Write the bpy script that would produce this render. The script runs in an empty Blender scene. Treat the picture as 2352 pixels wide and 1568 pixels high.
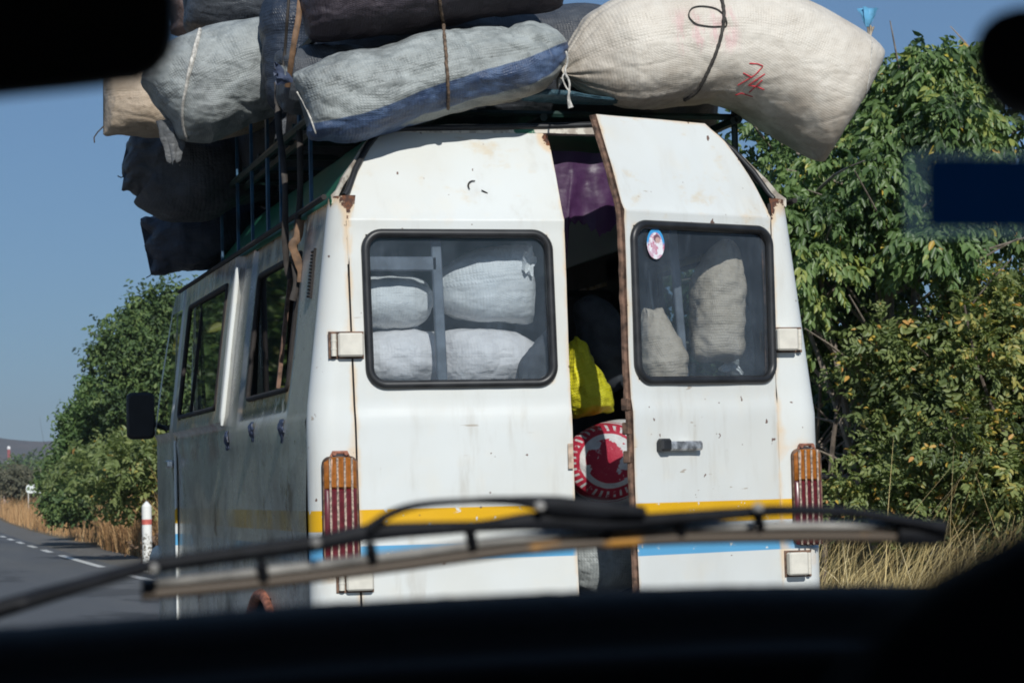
import bpy, math, random
import numpy as np
from mathutils import Vector, Matrix, noise
from mathutils.bvhtree import BVHTree

R = math.radians
S = bpy.context.scene
COL = S.collection

# ---------------------------------------------------------------- camera
CAM_H, CAM_YAW, CAM_PITCH, CAM_ROLL, FPX = 1.45, R(15), R(3.37), R(1.37), 5600.0
cf = Vector((math.sin(CAM_YAW) * math.cos(CAM_PITCH), math.cos(CAM_YAW) * math.cos(CAM_PITCH), math.sin(CAM_PITCH)))
cr = Vector((math.cos(CAM_YAW), -math.sin(CAM_YAW), 0))
cu = cr.cross(cf)
cr, cu = cr * math.cos(CAM_ROLL) - cu * math.sin(CAM_ROLL), cu * math.cos(CAM_ROLL) + cr * math.sin(CAM_ROLL)
CP = Vector((0, 0, CAM_H))
cam_data = bpy.data.cameras.new('camera')
cam = bpy.data.objects.new('camera', cam_data)
COL.objects.link(cam)
m3 = Matrix((cr, cu, -cf)).transposed()
cam.matrix_world = Matrix.Translation(CP) @ m3.to_4x4()
cam_data.sensor_width = 36
cam_data.lens = FPX / 2352 * 36
cam_data.clip_start = 0.02
cam_data.clip_end = 12000
cam_data.dof.use_dof = True
cam_data.dof.focus_distance = 9.3
cam_data.dof.aperture_fstop = 14
S.camera = cam

# ---------------------------------------------------------------- world, sun, exposure
SUN_EL, SUN_AZ = R(32), R(2.6)          # sun stands behind the camera, a hair to the left
W = bpy.data.worlds.new('World')
S.world = W
W.use_nodes = True
nt = W.node_tree
sky = nt.nodes.new('ShaderNodeTexSky')
sky.sky_type = 'NISHITA'
sky.sun_disc = False
sky.sun_elevation = SUN_EL
sky.sun_rotation = math.pi + SUN_AZ
sky.altitude = 300
sky.air_density = 1.0
sky.dust_density = 0.35
sky.ozone_density = 3.0
bg = nt.nodes['Background']
bg.inputs['Strength'].default_value = 0.056
tone = nt.nodes.new('ShaderNodeMix'); tone.data_type = 'RGBA'; tone.blend_type = 'MULTIPLY'
tone.inputs[0].default_value = 1.0; tone.inputs[7].default_value = (0.62, 0.83, 1.03, 1)
nt.links.new(sky.outputs[0], tone.inputs[6])
hazy = nt.nodes.new('ShaderNodeMix'); hazy.data_type = 'RGBA'      # dust evens the sky out
hazy.inputs[0].default_value = 0.5; hazy.inputs[7].default_value = (2.1, 3.7, 6.3, 1)
nt.links.new(tone.outputs[2], hazy.inputs[6]); nt.links.new(hazy.outputs[2], bg.inputs['Color'])
sd = Vector((-math.sin(SUN_AZ) * math.cos(SUN_EL), -math.cos(SUN_AZ) * math.cos(SUN_EL), math.sin(SUN_EL)))
sl = bpy.data.lights.new('sun', 'SUN')
sl.energy = 3.4
sl.angle = R(0.5)
sl.color = (1.0, 0.97, 0.92)
so = bpy.data.objects.new('sun', sl)
COL.objects.link(so)
so.rotation_euler = sd.to_track_quat('Z', 'Y').to_euler()
S.view_settings.view_transform = 'Standard'
S.view_settings.look = 'None'
S.view_settings.exposure = 0.32
S.view_settings.gamma = 1.0
S.cycles.max_bounces = 8
S.cycles.transparent_max_bounces = 16
S.cycles.volume_bounces = 0
S.cycles.filter_width = 1.8

# ---------------------------------------------------------------- reading the place off the photograph (2352 px wide)
def ray(px, py):
    return cf + cr * ((px - 1176) / FPX) + cu * ((784 - py) / FPX)
def PY(px, py, y):
    d = ray(px, py); return CP + d * ((y - CP.y) / d.y)
def PX(px, py, x):
    d = ray(px, py); return CP + d * ((x - CP.x) / d.x)
def PZ(px, py, z=0.0):
    d = ray(px, py); return CP + d * ((z - CP.z) / d.z)
def lerp(a, b, t): return a + (b - a) * t
def interp(x, xs, ys): return float(np.interp(x, xs, ys))
def sstep(a, b, x):
    t = min(1.0, max(0.0, (x - a) / (b - a))); return t * t * (3 - 2 * t)
def nz(x, y, z): return noise.noise(Vector((x, y, z)))

# ---------------------------------------------------------------- object helpers
def tag(o, label=None, cat=None, group=None, kind=None):
    if label: o['label'] = label
    if cat: o['category'] = cat
    if group: o['group'] = group
    if kind: o['kind'] = kind
    return o
def thing(name, label, cat, loc=(0, 0, 0), group=None):
    o = bpy.data.objects.new(name, None); COL.objects.link(o)
    o.location = loc; o.empty_display_size = 0.2
    return tag(o, label, cat, group)
def root_loc(o):
    v = Vector((0, 0, 0))
    while o is not None:
        v += Vector(o.location); o = o.parent
    return v
def mk(name, verts, faces, mats, parent=None, smooth=True, attrs=None, midx=None, origin=None):
    """one mesh object from world-space points; children sit on their thing's base, a top-level mesh on ORIGIN"""
    base = root_loc(parent) if parent else (Vector(origin) if origin is not None else Vector((0, 0, 0)))
    me = bpy.data.meshes.new(name)
    V = np.array([tuple(v) for v in verts], dtype=np.float64) - np.array(base)
    me.from_pydata(V.tolist(), [], [tuple(f) for f in faces])
    if not isinstance(mats, (list, tuple)): mats = [mats]
    for m in mats: me.materials.append(m)
    if midx is not None: me.polygons.foreach_set('material_index', np.array(midx, dtype=np.int32))
    if smooth: me.polygons.foreach_set('use_smooth', np.ones(len(me.polygons), dtype=bool))
    for k, v in (attrs or {}).items():
        a = me.attributes.new(k, 'FLOAT', 'POINT' if len(v) == len(me.vertices) else 'FACE')
        a.data.foreach_set('value', np.array(v, dtype=np.float32))
    me.update()
    if smooth: me.set_sharp_from_angle(angle=R(48))
    o = bpy.data.objects.new(name, me); COL.objects.link(o)
    if parent: o.parent = parent
    else: o.location = base
    return o

class MB:
    """gathers shapes of ONE part"""
    def __init__(s): s.v = []; s.f = []; s.mi = []
    def add(s, v, f, mi=0):
        n = len(s.v); s.v += [Vector(p) for p in v]
        s.f += [tuple(i + n for i in q) for q in f]; s.mi += [mi] * len(f)
        return s
    def box(s, c, h, ax=None, bev=0.0, mi=0):
        """box at C with half sizes H along axes AX, edges cut by BEV"""
        c = Vector(c); ax = ax or (Vector((1, 0, 0)), Vector((0, 1, 0)), Vector((0, 0, 1)))
        if bev <= 0:
            P = [c + ax[0] * h[0] * i + ax[1] * h[1] * j + ax[2] * h[2] * k for i in (-1, 1) for j in (-1, 1) for k in (-1, 1)]
            return s.add(P, [(0, 1, 3, 2), (4, 6, 7, 5), (0, 4, 5, 1), (2, 3, 7, 6), (0, 2, 6, 4), (1, 5, 7, 3)], mi)
        P = []; idx = {}
        for i in (-1, 1):
            for j in (-1, 1):
                for k in (-1, 1):
                    for a in range(3):
                        q = [h[0], h[1], h[2]]
                        for b in range(3):
                            if b != a: q[b] -= bev
                        idx[(i, j, k, a)] = len(P)
                        P.append(c + ax[0] * q[0] * i + ax[1] * q[1] * j + ax[2] * q[2] * k)
        F = []
        sg = (-1, 1)
        for a in range(3):
            b, d = (a + 1) % 3, (a + 2) % 3
            for t in sg:
                q = []
                for (u, w) in ((-1, -1), (1, -1), (1, 1), (-1, 1)):
                    k = [0, 0, 0]; k[a] = t; k[b] = u; k[d] = w; q.append(idx[(k[0], k[1], k[2], a)])
                F.append(q if t > 0 else q[::-1])
            for u in sg:
                for w in sg:            # edges along a
                    k0 = [0, 0, 0]; k0[a] = -1; k0[b] = u; k0[d] = w
                    k1 = list(k0); k1[a] = 1
                    q = [idx[(*k0, b)], idx[(*k1, b)], idx[(*k1, d)], idx[(*k0, d)]]
                    F.append(q if u * w > 0 else q[::-1])
        for i in sg:
            for j in sg:
                for k in sg:
                    q = [idx[(i, j, k, 0)], idx[(i, j, k, 1)], idx[(i, j, k, 2)]]
                    F.append(q if i * j * k > 0 else q[::-1])
        return s.add(P, F, mi)
    def tube(s, pts, rad, n=8, closed=False, mi=0, up=None, flat=None):
        """tube along PTS; FLAT = second radius along the UP direction (a strap)"""
        pts = [Vector(p) for p in pts]; m = len(pts)
        if not hasattr(rad, '__len__'): rad = [rad] * m
        P = []; F = []; prev = None
        for i, p in enumerate(pts):
            a = pts[(i - 1) % m] if (closed or i > 0) else p
            b = pts[(i + 1) % m] if (closed or i < m - 1) else p
            T = (b - a)
            T = T.normalized() if T.length > 1e-9 else Vector((0, 0, 1))
            ref = up if up is not None else prev
            if ref is None: ref = Vector((0, 0, 1)) if abs(T.z) < 0.9 else Vector((1, 0, 0))
            U = ref - T * ref.dot(T)
            if U.length < 1e-6: U = T.orthogonal()
            U.normalize(); B = T.cross(U); prev = U
            ru = flat if flat is not None else rad[i]
            for k in range(n):
                an = 2 * math.pi * k / n
                P.append(p + B * rad[i] * math.cos(an) + U * ru * math.sin(an))
        for i in range(m if closed else m - 1):
            j = (i + 1) % m
            for k in range(n):
                l = (k + 1) % n
                F.append((i * n + k, i * n + l, j * n + l, j * n + k))
        if not closed:
            F.append(tuple(range(n))[::-1]); F.append(tuple((m - 1) * n + k for k in range(n)))
        return s.add(P, F, mi)
    def build(s, name, mats, parent=None, smooth=True, origin=None, attrs=None):
        return mk(name, s.v, s.f, mats, parent, smooth, attrs, s.mi, origin)

def grid_faces(nr, nc, hole=None, flip=False):
    F = []
    for i in range(nr - 1):
        for j in range(nc - 1):
            if hole and hole(i, j): continue
            q = (i * nc + j, i * nc + j + 1, (i + 1) * nc + j + 1, (i + 1) * nc + j)
            F.append(q[::-1] if flip else q)
    return F
def shell(verts, faces, off):
    """gives a sheet a thickness: second skin at OFF, joined along the open edges. Returns verts, faces, material index (1 = edge)"""
    n = len(verts); V = [Vector(v) for v in verts] + [Vector(v) + off for v in verts]
    F = [tuple(f) for f in faces] + [tuple(i + n for i in f[::-1]) for f in faces]
    mi = [0] * (2 * len(faces)); cnt = {}
    for f in faces:
        for a, b in zip(f, f[1:] + f[:1]): cnt[(a, b)] = 1
    for (a, b) in list(cnt):
        if (b, a) not in cnt:
            F.append((b, a, a + n, b + n)); mi.append(1)
    return V, F, mi
def rrect(u0, u1, v0, v1, r, n=8):
    P = []
    for (cx, cy, a0) in ((u1 - r, v1 - r, 0), (u0 + r, v1 - r, 90), (u0 + r, v0 + r, 180), (u1 - r, v0 + r, 270)):
        for k in range(n + 1):
            a = R(a0 + 90 * k / n); P.append((cx + r * math.cos(a), cy + r * math.sin(a)))
    return P
def spline(pts, n):
    P = [Vector(p) for p in pts]; m = len(P)
    out = []
    for i in range(n):
        t = i / (n - 1) * (m - 1); k = min(int(t), m - 2); f = t - k
        p0 = P[max(k - 1, 0)]; p1 = P[k]; p2 = P[k + 1]; p3 = P[min(k + 2, m - 1)]
        out.append(0.5 * ((2 * p1) + (p2 - p0) * f + (2 * p0 - 5 * p1 + 4 * p2 - p3) * f * f + (3 * p1 - p0 - 3 * p2 + p3) * f ** 3))
    return out

# ---------------------------------------------------------------- material helpers
class NM:
    def __init__(s, name):
        s.m = bpy.data.materials.new(name); s.m.use_nodes = True
        s.t = s.m.node_tree; s.t.nodes.clear()
        s.out = s.t.nodes.new('ShaderNodeOutputMaterial')
        s._tc = None
    def link(s, a, b): s.t.links.new(a, b)
    def put(s, sock, v):
        if isinstance(v, bpy.types.NodeSocket): s.link(v, sock)
        elif v is not None:
            if sock.type == 'RGBA' and len(v) == 3: v = (*v, 1)
            sock.default_value = v
    def node(s, typ, **kw):
        n = s.t.nodes.new(typ)
        for k, v in kw.items():
            if k in n.inputs: s.put(n.inputs[k], v)
            else: setattr(n, k, v)
        return n
    def obj(s):
        if s._tc is None: s._tc = s.t.nodes.new('ShaderNodeTexCoord')
        return s._tc.outputs['Object']
    def xyz(s):
        n = s.t.nodes.new('ShaderNodeSeparateXYZ'); s.link(s.obj(), n.inputs[0]); return n.outputs
    def math(s, op, a, b=None, c=None, clamp=False):
        n = s.t.nodes.new('ShaderNodeMath'); n.operation = op; n.use_clamp = clamp
        for i, v in enumerate((a, b, c)):
            if v is not None: s.put(n.inputs[i], v)
        return n.outputs[0]
    def noise(s, scale=5, detail=4, rough=0.55, stretch=None, off=(0, 0, 0), vec=None):
        n = s.t.nodes.new('ShaderNodeTexNoise')
        n.inputs['Scale'].default_value = scale; n.inputs['Detail'].default_value = detail; n.inputs['Roughness'].default_value = rough
        mp = s.t.nodes.new('ShaderNodeMapping'); mp.inputs['Location'].default_value = off
        if stretch: mp.inputs['Scale'].default_value = stretch
        s.link(vec or s.obj(), mp.inputs[0]); s.link(mp.outputs[0], n.inputs[0])
        return n.outputs[0]
    def range(s, v, a, b, lo=0.0, hi=1.0):
        n = s.t.nodes.new('ShaderNodeMapRange'); n.interpolation_type = 'SMOOTHSTEP'
        s.put(n.inputs[0], v)
        for i, q in zip((1, 2, 3, 4), (a, b, lo, hi)): s.put(n.inputs[i], q)
        return n.outputs[0]
    def band(s, v, a, b, soft=0.002):
        return s.math('MULTIPLY', s.range(v, a - soft, a + soft), s.range(v, b - soft, b + soft, 1.0, 0.0))
    def mix(s, f, a, b):
        n = s.t.nodes.new('ShaderNodeMix'); n.data_type = 'RGBA'
        s.put(n.inputs[0], f); s.put(n.inputs[6], a); s.put(n.inputs[7], b); return n.outputs[2]
    def ramp(s, f, stops):
        n = s.t.nodes.new('ShaderNodeValToRGB'); e = n.color_ramp.elements
        while len(e) < len(stops): e.new(0.5)
        for q, (p, c) in zip(e, stops): q.position = p; q.color = (*c, 1)
        s.put(n.inputs[0], f); return n.outputs[0]
    def attr(s, name):
        n = s.t.nodes.new('ShaderNodeAttribute'); n.attribute_name = name; return n.outputs['Fac']
    def bump(s, h, strength=0.3, dist=0.01, nrm=None):
        n = s.t.nodes.new('ShaderNodeBump'); n.inputs['Strength'].default_value = strength; n.inputs['Distance'].default_value = dist
        s.put(n.inputs['Height'], h)
        if nrm is not None: s.link(nrm, n.inputs['Normal'])
        return n.outputs[0]
    def bsdf(s, col, rough=0.5, metal=0.0, spec=0.5, nrm=None, coat=0.0):
        n = s.t.nodes.new('ShaderNodeBsdfPrincipled')
        s.put(n.inputs['Base Color'], col); s.put(n.inputs['Roughness'], rough); s.put(n.inputs['Metallic'], metal)
        s.put(n.inputs['Specular IOR Level'], spec)
        if coat: n.inputs['Coat Weight'].default_value = coat; n.inputs['Coat Roughness'].default_value = 0.12
        if nrm is not None: s.link(nrm, n.inputs['Normal'])
        return n.outputs[0]
    def done(s, sh): s.link(sh, s.out.inputs['Surface']); return s.m

def plain(name, col, rough=0.6, metal=0.0, spec=0.5, var=0.25, scale=12, bump=0.0):
    k = NM(name)
    n = k.noise(scale, 5)
    c = k.mix(k.range(n, 0.3, 0.7), tuple(q * (1 - var) for q in col), tuple(min(1, q * (1 + var)) for q in col))
    nr = k.bump(k.noise(scale * 6, 3), bump, 0.004) if bump else None
    return k.done(k.bsdf(c, rough, metal, spec, nr))

RUST = (0.17, 0.065, 0.03)
def van_paint(name, side=False, roofed=False):
    """old white van paint: yellowed blotches, chips and rust where the sheet has edges, stripes painted on, grime on the flanks"""
    k = NM(name)
    z = k.xyz()[2]; y = k.xyz()[1]
    big = k.noise(1.7, 5, 0.6); mid = k.noise(7, 6, 0.6); fine = k.noise(42, 5, 0.65)
    col = k.mix(k.range(big, 0.35, 0.7), (0.665, 0.69, 0.675), (0.645, 0.65, 0.61))
    col = k.mix(k.math('MULTIPLY', k.range(mid, 0.52, 0.72), 0.22), col, (0.72, 0.66, 0.54))
    zz = z
    if side:
        zz = k.math('ADD', z, k.math('MULTIPLY', k.range(y, 3.835, 3.845), 0.06))
    grime = k.math('MULTIPLY', k.range(k.noise(9, 6, 0.7, (1, 1, 0.16)), 0.50, 0.74), k.range(k.noise(1.4, 3), 0.35, 0.65))
    col = k.mix(k.math('MULTIPLY', grime, 0.42), col, (0.38, 0.33, 0.25))
    scr_ = k.math('MULTIPLY', k.range(k.noise(38, 2, 0.5, (0.12, 1, 1.4), (6, 1, 3)), 0.70, 0.735), k.range(k.noise(2.4, 3, 0.5, None, (1, 9, 2)), 0.52, 0.6))
    col = k.mix(k.math('MULTIPLY', scr_, 0.7), col, (0.34, 0.27, 0.20))
    yst = k.math('MULTIPLY', k.range(k.noise(4.2, 6, 0.7, (1, 1, 1.8), (2, 7, 4)), 0.56, 0.70), k.range(z, 2.30, 2.50))
    col = k.mix(k.math('MULTIPLY', yst, 0.40), col, (0.60, 0.44, 0.22))
    yel = k.band(zz, 1.297, 1.374); blu = k.band(zz, 1.185, 1.243)
    wob = k.noise(30, 3)
    keep = k.range(wob, 0.30, 0.36) if not side else k.math('MULTIPLY', k.range(k.noise(3.0, 5, 0.65, (1, 0.7, 0.5)), 0.34, 0.62, 0.25, 1.0), k.range(y, 3.2, 1.2, 0.30, 1.0))
    col = k.mix(k.math('MULTIPLY', yel, keep), col, (0.72, 0.40, 0.01))
    col = k.mix(k.math('MULTIPLY', blu, keep), col, (0.11, 0.36, 0.60))
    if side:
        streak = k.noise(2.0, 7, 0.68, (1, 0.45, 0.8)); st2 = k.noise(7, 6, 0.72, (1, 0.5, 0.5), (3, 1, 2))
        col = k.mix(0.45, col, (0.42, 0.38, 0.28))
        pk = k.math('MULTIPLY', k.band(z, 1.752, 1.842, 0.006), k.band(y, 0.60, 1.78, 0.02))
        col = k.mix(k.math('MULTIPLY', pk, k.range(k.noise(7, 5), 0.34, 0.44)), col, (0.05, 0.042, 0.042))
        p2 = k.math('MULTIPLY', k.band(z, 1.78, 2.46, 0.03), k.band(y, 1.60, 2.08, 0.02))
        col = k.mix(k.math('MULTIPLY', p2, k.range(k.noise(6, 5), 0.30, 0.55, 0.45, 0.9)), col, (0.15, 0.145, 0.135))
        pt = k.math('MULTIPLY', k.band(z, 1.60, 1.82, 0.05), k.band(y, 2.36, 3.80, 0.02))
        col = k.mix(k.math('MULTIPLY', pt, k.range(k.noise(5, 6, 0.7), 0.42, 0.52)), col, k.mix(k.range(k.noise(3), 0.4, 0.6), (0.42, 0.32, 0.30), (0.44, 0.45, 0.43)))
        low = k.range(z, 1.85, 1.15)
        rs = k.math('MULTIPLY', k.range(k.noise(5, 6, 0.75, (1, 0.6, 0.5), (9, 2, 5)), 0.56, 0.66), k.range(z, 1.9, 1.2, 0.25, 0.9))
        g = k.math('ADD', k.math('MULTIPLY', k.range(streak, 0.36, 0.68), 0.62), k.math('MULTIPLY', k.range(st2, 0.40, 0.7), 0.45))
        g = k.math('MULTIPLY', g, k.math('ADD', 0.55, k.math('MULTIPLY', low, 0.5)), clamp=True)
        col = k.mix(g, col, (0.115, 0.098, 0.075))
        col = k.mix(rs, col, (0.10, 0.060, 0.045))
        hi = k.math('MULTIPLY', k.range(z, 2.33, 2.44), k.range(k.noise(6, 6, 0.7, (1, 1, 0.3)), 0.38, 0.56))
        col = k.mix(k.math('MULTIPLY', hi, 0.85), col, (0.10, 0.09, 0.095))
    w = k.attr('wear')
    halo = k.math('ADD', w, k.math('MULTIPLY', k.math('SUBTRACT', mid, 0.5), 0.9))
    col = k.mix(k.math('MULTIPLY', k.range(halo, 0.34, 0.75), 0.62), col, (0.70, 0.47, 0.24))
    chip = k.math('ADD', w, k.math('ADD', k.math('MULTIPLY', k.math('SUBTRACT', fine, 0.5), 1.3), k.math('MULTIPLY', k.math('SUBTRACT', mid, 0.5), 0.8)))
    ch = k.range(chip, 0.80, 0.88)
    rc = k.mix(k.range(k.noise(60, 4), 0.4, 0.65), (0.07, 0.035, 0.025), RUST)
    col = k.mix(ch, col, rc)
    sp = k.noise(26, 2, 0.5, None, (5, 5, 5))
    col = k.mix(k.range(sp, 0.735, 0.75), col, (0.16, 0.10, 0.08))
    rough = k.math('ADD', 0.30, k.math('MULTIPLY', ch, 0.5))
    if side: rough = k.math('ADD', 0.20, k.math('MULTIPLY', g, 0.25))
    h = k.math('ADD', k.math('MULTIPLY', k.noise(3.0, 2), 1.0), k.math('MULTIPLY', ch, -0.05))
    return k.done(k.bsdf(col, rough, 0, 0.45, k.bump(h, 0.12, 0.03)))

def glass(name, tint, dust=0.05, rough=0.02, gain=1.0):
    k = NM(name)
    tr = k.node('ShaderNodeBsdfTransparent', Color=tint)
    gl = k.node('ShaderNodeBsdfGlossy', Roughness=rough)
    fr = k.node('ShaderNodeFresnel')
    geo = k.node('ShaderNodeNewGeometry'); k.link(k.math('SUBTRACT', 1.5, k.math('MULTIPLY', geo.outputs['Backfacing'], 0.8333)), fr.inputs['IOR'])
    a = k.node('ShaderNodeMixShader')
    k.link(k.math('MULTIPLY', fr.outputs[0], gain, clamp=True), a.inputs[0]); k.link(tr.outputs[0], a.inputs[1]); k.link(gl.outputs[0], a.inputs[2])
    df = k.node('ShaderNodeBsdfDiffuse', Color=(0.36, 0.45, 0.56))  # dust film, its blue tint standing in for the reflected sky
    b = k.node('ShaderNodeMixShader')
    d = k.math('MULTIPLY', k.math('ADD', k.range(k.noise(3.5, 6, 0.65), 0.25, 0.75, 0.4, 1.3), k.range(k.noise(14, 5, 0.7, (1, 1, 0.3)), 0.5, 0.75, 0.0, 0.7)), dust)
    k.link(d, b.inputs[0]); k.link(a.outputs[0], b.inputs[1]); k.link(df.outputs[0], b.inputs[2])
    return k.done(b.outputs[0])

def cloth(name, c0, c1, dirt=(0.10, 0.09, 0.08), dirt_amt=0.5, weave=0.35, scale=1.0, band=None, pink=False, sheen=0.35, blot=None, crump=0.5):
    """woven polypropylene or jute: mottled, dirty, crossed-thread relief"""
    k = NM(name)
    big = k.noise(3.5 * scale, 6, 0.62); mid = k.noise(15 * scale, 6, 0.65); spk = k.noise(55, 4, 0.7)
    col = k.mix(k.range(mid, 0.3, 0.7), c0, c1)
    col = k.mix(k.math('MULTIPLY', k.range(k.noise(24 * scale, 5, 0.7, (0.6, 1, 1.6)), 0.56, 0.70), 0.35), col, tuple(min(1, q * 1.3) for q in c1))
    if band:
        v = k.attr('v'); u = k.attr('u')
        lo, sl_, wd = band['lo'], band['slope'], band['width']
        e = k.math('SUBTRACT', k.math('SUBTRACT', v, lo), k.math('MULTIPLY', u, sl_))
        e = k.math('ADD', e, k.math('MULTIPLY', k.math('SUBTRACT', big, 0.5), 0.12))
        col = k.mix(k.band(e, 0.0, wd, 0.02), col, k.mix(k.range(mid, 0.35, 0.65), band['c0'], band['c1']))
        col = k.mix(k.range(e, 0.02, -0.25), col, (0.30, 0.27, 0.22))
    if pink:
        v = k.attr('v'); u = k.attr('u')
        a = k.math('MULTIPLY', k.band(u, 0.30, 0.46, 0.02), k.band(v, -0.25, 0.45, 0.15))
        a = k.math('MULTIPLY', a, k.range(k.noise(17, 5, 0.7, (1.6, 1, 0.5)), 0.42, 0.62))
        col = k.mix(k.math('MULTIPLY', a, 0.55), col, (0.66, 0.36, 0.38))
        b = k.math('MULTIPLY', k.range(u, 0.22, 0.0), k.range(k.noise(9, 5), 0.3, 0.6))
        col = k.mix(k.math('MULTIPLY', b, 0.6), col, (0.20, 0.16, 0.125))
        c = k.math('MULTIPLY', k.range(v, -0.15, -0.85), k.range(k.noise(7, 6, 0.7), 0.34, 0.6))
        col = k.mix(k.math('MULTIPLY', c, 0.55), col, (0.22, 0.175, 0.13))  # shade of the downward side painted into the colour, broken by noise
    col = k.mix(k.math('MULTIPLY', k.range(big, 0.42, 0.72), dirt_amt), col, dirt)
    col = k.mix(k.math('MULTIPLY', k.range(spk, 0.58, 0.74), dirt_amt * 0.8), col, tuple(q * 0.6 for q in dirt))
    if blot: col = k.mix(k.math('MULTIPLY', k.range(k.noise(2.2, 3, 0.5, None, (7, 3, 1)), 0.5, 0.68), 0.8), col, blot)
    wv = k.math('MAXIMUM', k.math('SINE', k.math('MULTIPLY', k.attr('cu'), 640.0)), k.math('SINE', k.math('MULTIPLY', k.attr('cv'), 640.0)))
    col = k.mix(k.math('MULTIPLY', k.range(wv, -0.2, 0.9), k.math('MULTIPLY', k.range(mid, 0.35, 0.65), weave * 0.55)), col, tuple(q * 0.55 for q in c0))
    h = k.math('ADD', k.math('MULTIPLY', k.noise(130, 3, 0.6, (1, 1, 0.6)), 1.6), k.math('ADD', k.math('MULTIPLY', spk, 2.0), wv))
    n1 = k.bump(h, weave, 0.0025)
    def crease(sc, st, off):                    # thin valleys where the cloth folds
        q = k.noise(sc, 2, 0.5, st, off); return k.range(k.math('ABSOLUTE', k.math('SUBTRACT', q, 0.5)), 0.0, 0.11)
    c1_ = crease(4.5, (0.7, 1, 2.0), (1, 2, 3)); c2_ = crease(8, (1.5, 1, 0.9), (4, 1, 7)); c3_ = crease(15, (1, 1, 1.7), (2, 8, 1))
    soft = k.noise(6, 3, 0.5, (0.8, 1, 1.5))
    hgt = k.math('ADD', k.math('ADD', k.math('MULTIPLY', soft, 1.5), k.math('MULTIPLY', c1_, 0.20)), k.math('ADD', k.math('MULTIPLY', c2_, 0.10), k.math('MULTIPLY', c3_, 0.05)))
    n2 = k.bump(hgt, crump, 0.03, n1)
    return k.done(k.bsdf(col, k.range(mid, 0.3, 0.7, 0.38, 0.62), 0, sheen, n2))

def leaf_mat(name, stops, trans=0.28, rough=0.42):
    k = NM(name)
    col = k.ramp(k.attr('tint'), stops)
    b = k.bsdf(col, rough, 0, 0.4)
    t = k.node('ShaderNodeBsdfTranslucent'); 
    mul = k.node('ShaderNodeMix', data_type='RGBA', blend_type='MULTIPLY'); k.put(mul.inputs[0], 1.0); k.link(col, mul.inputs[6]); k.put(mul.inputs[7], (1.3, 1.5, 0.5))
    k.link(mul.outputs[2], t.inputs[0])
    a = k.node('ShaderNodeMixShader'); k.put(a.inputs[0], trans); k.link(b, a.inputs[1]); k.link(t.outputs[0], a.inputs[2])
    return k.done(a.outputs[0])

M = {}
M['paint'] = van_paint('van_paint')
M['side'] = van_paint('van_flank_paint', side=True)
k = NM('roof_green')
yv = k.xyz()[1]; n1 = k.noise(9, 6, 0.7); n2 = k.noise(30, 5)
c = k.mix(k.range(k.noise(4, 5), 0.35, 0.7), (0.006, 0.10, 0.05), (0.010, 0.14, 0.07))
c = k.mix(k.range(k.math('ADD', k.math('MULTIPLY', k.attr('wear'), 0.75), k.math('MULTIPLY', n1, 0.7)), 0.73, 0.78), c, k.mix(k.range(n2, 0.45, 0.6), (0.62, 0.58, 0.50), (0.35, 0.30, 0.25)))
M['roof'] = k.done(k.bsdf(c, 0.45))
M['rubber'] = plain('black_rubber', (0.018, 0.019, 0.021), 0.42, var=0.4)
M['seam'] = plain('seam_gap', (0.02, 0.016, 0.014), 0.8, var=0.4)
M['rustedge'] = plain('rusted_edge', (0.13, 0.075, 0.05), 0.8, var=0.7, scale=30)
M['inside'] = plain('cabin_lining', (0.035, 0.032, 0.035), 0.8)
M['bar'] = plain('grey_bar', (0.11, 0.13, 0.155), 0.5, var=0.3)
M['barblue'] = plain('shaded_blue_bar', (0.009, 0.06, 0.12), 0.5, var=0.5)  # blue darkened in the colour for the shade under the overhanging load
M['bardark'] = plain('dark_green_bar', (0.007, 0.024, 0.020), 0.5, var=0.5)
M['chrome'] = plain('worn_chrome', (0.55, 0.55, 0.55), 0.3, metal=0.75, var=0.7, scale=30)
M['hinge'] = plain('hinge_paint', (0.64, 0.61, 0.53), 0.45, var=0.08, scale=20)
M['amber'] = plain('amber_lens', (0.30, 0.10, 0.014), 0.3, var=0.25, scale=40)
M['redlens'] = plain('red_lens', (0.105, 0.012, 0.018), 0.3, var=0.25, scale=40)
M['rib'] = plain('flaked_rib', (0.36, 0.28, 0.22), 0.6, var=0.6, scale=90)
M['tyre'] = plain('tyre_rubber', (0.02, 0.02, 0.02), 0.8)
M['rim'] = plain('rusty_rim', (0.26, 0.10, 0.06), 0.7, var=0.5, scale=30)
M['mirrorback'] = plain('matt_black_plastic', (0.012, 0.012, 0.014), 0.5)
M['rearglass'] = glass('rear_window_glass', (0.80, 0.84, 0.87), 0.085)
M['sideglass'] = glass('side_window_glass', (0.42, 0.46, 0.46), 0.02, gain=1.15)
M['foam'] = plain('grey_upholstery', (0.05, 0.05, 0.055), 0.9)

M['sack_grey'] = cloth('grey_woven_sack', (0.22, 0.24, 0.235), (0.40, 0.43, 0.42), (0.09, 0.09, 0.09), 0.62,
                       band=dict(lo=-1.22, slope=0.66, width=0.60, c0=(0.04, 0.065, 0.13), c1=(0.085, 0.14, 0.26)))
M['sack_left'] = cloth('grey_sack', (0.21, 0.23, 0.23), (0.38, 0.41, 0.405), (0.11, 0.11, 0.12), 0.45)
M['sack_tail'] = cloth('frayed_sack_end', (0.09, 0.095, 0.10), (0.16, 0.165, 0.17), (0.04, 0.04, 0.04), 0.4)
M['sack_beige'] = cloth('beige_woven_sack', (0.59, 0.54, 0.465), (0.68, 0.635, 0.56), (0.36, 0.29, 0.22), 0.35, pink=True, weave=0.26, crump=0.30)
M['sack_purple'] = cloth('dark_plum_sack', (0.035, 0.03, 0.04), (0.085, 0.07, 0.085), (0.012, 0.014, 0.025), 0.55)
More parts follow.
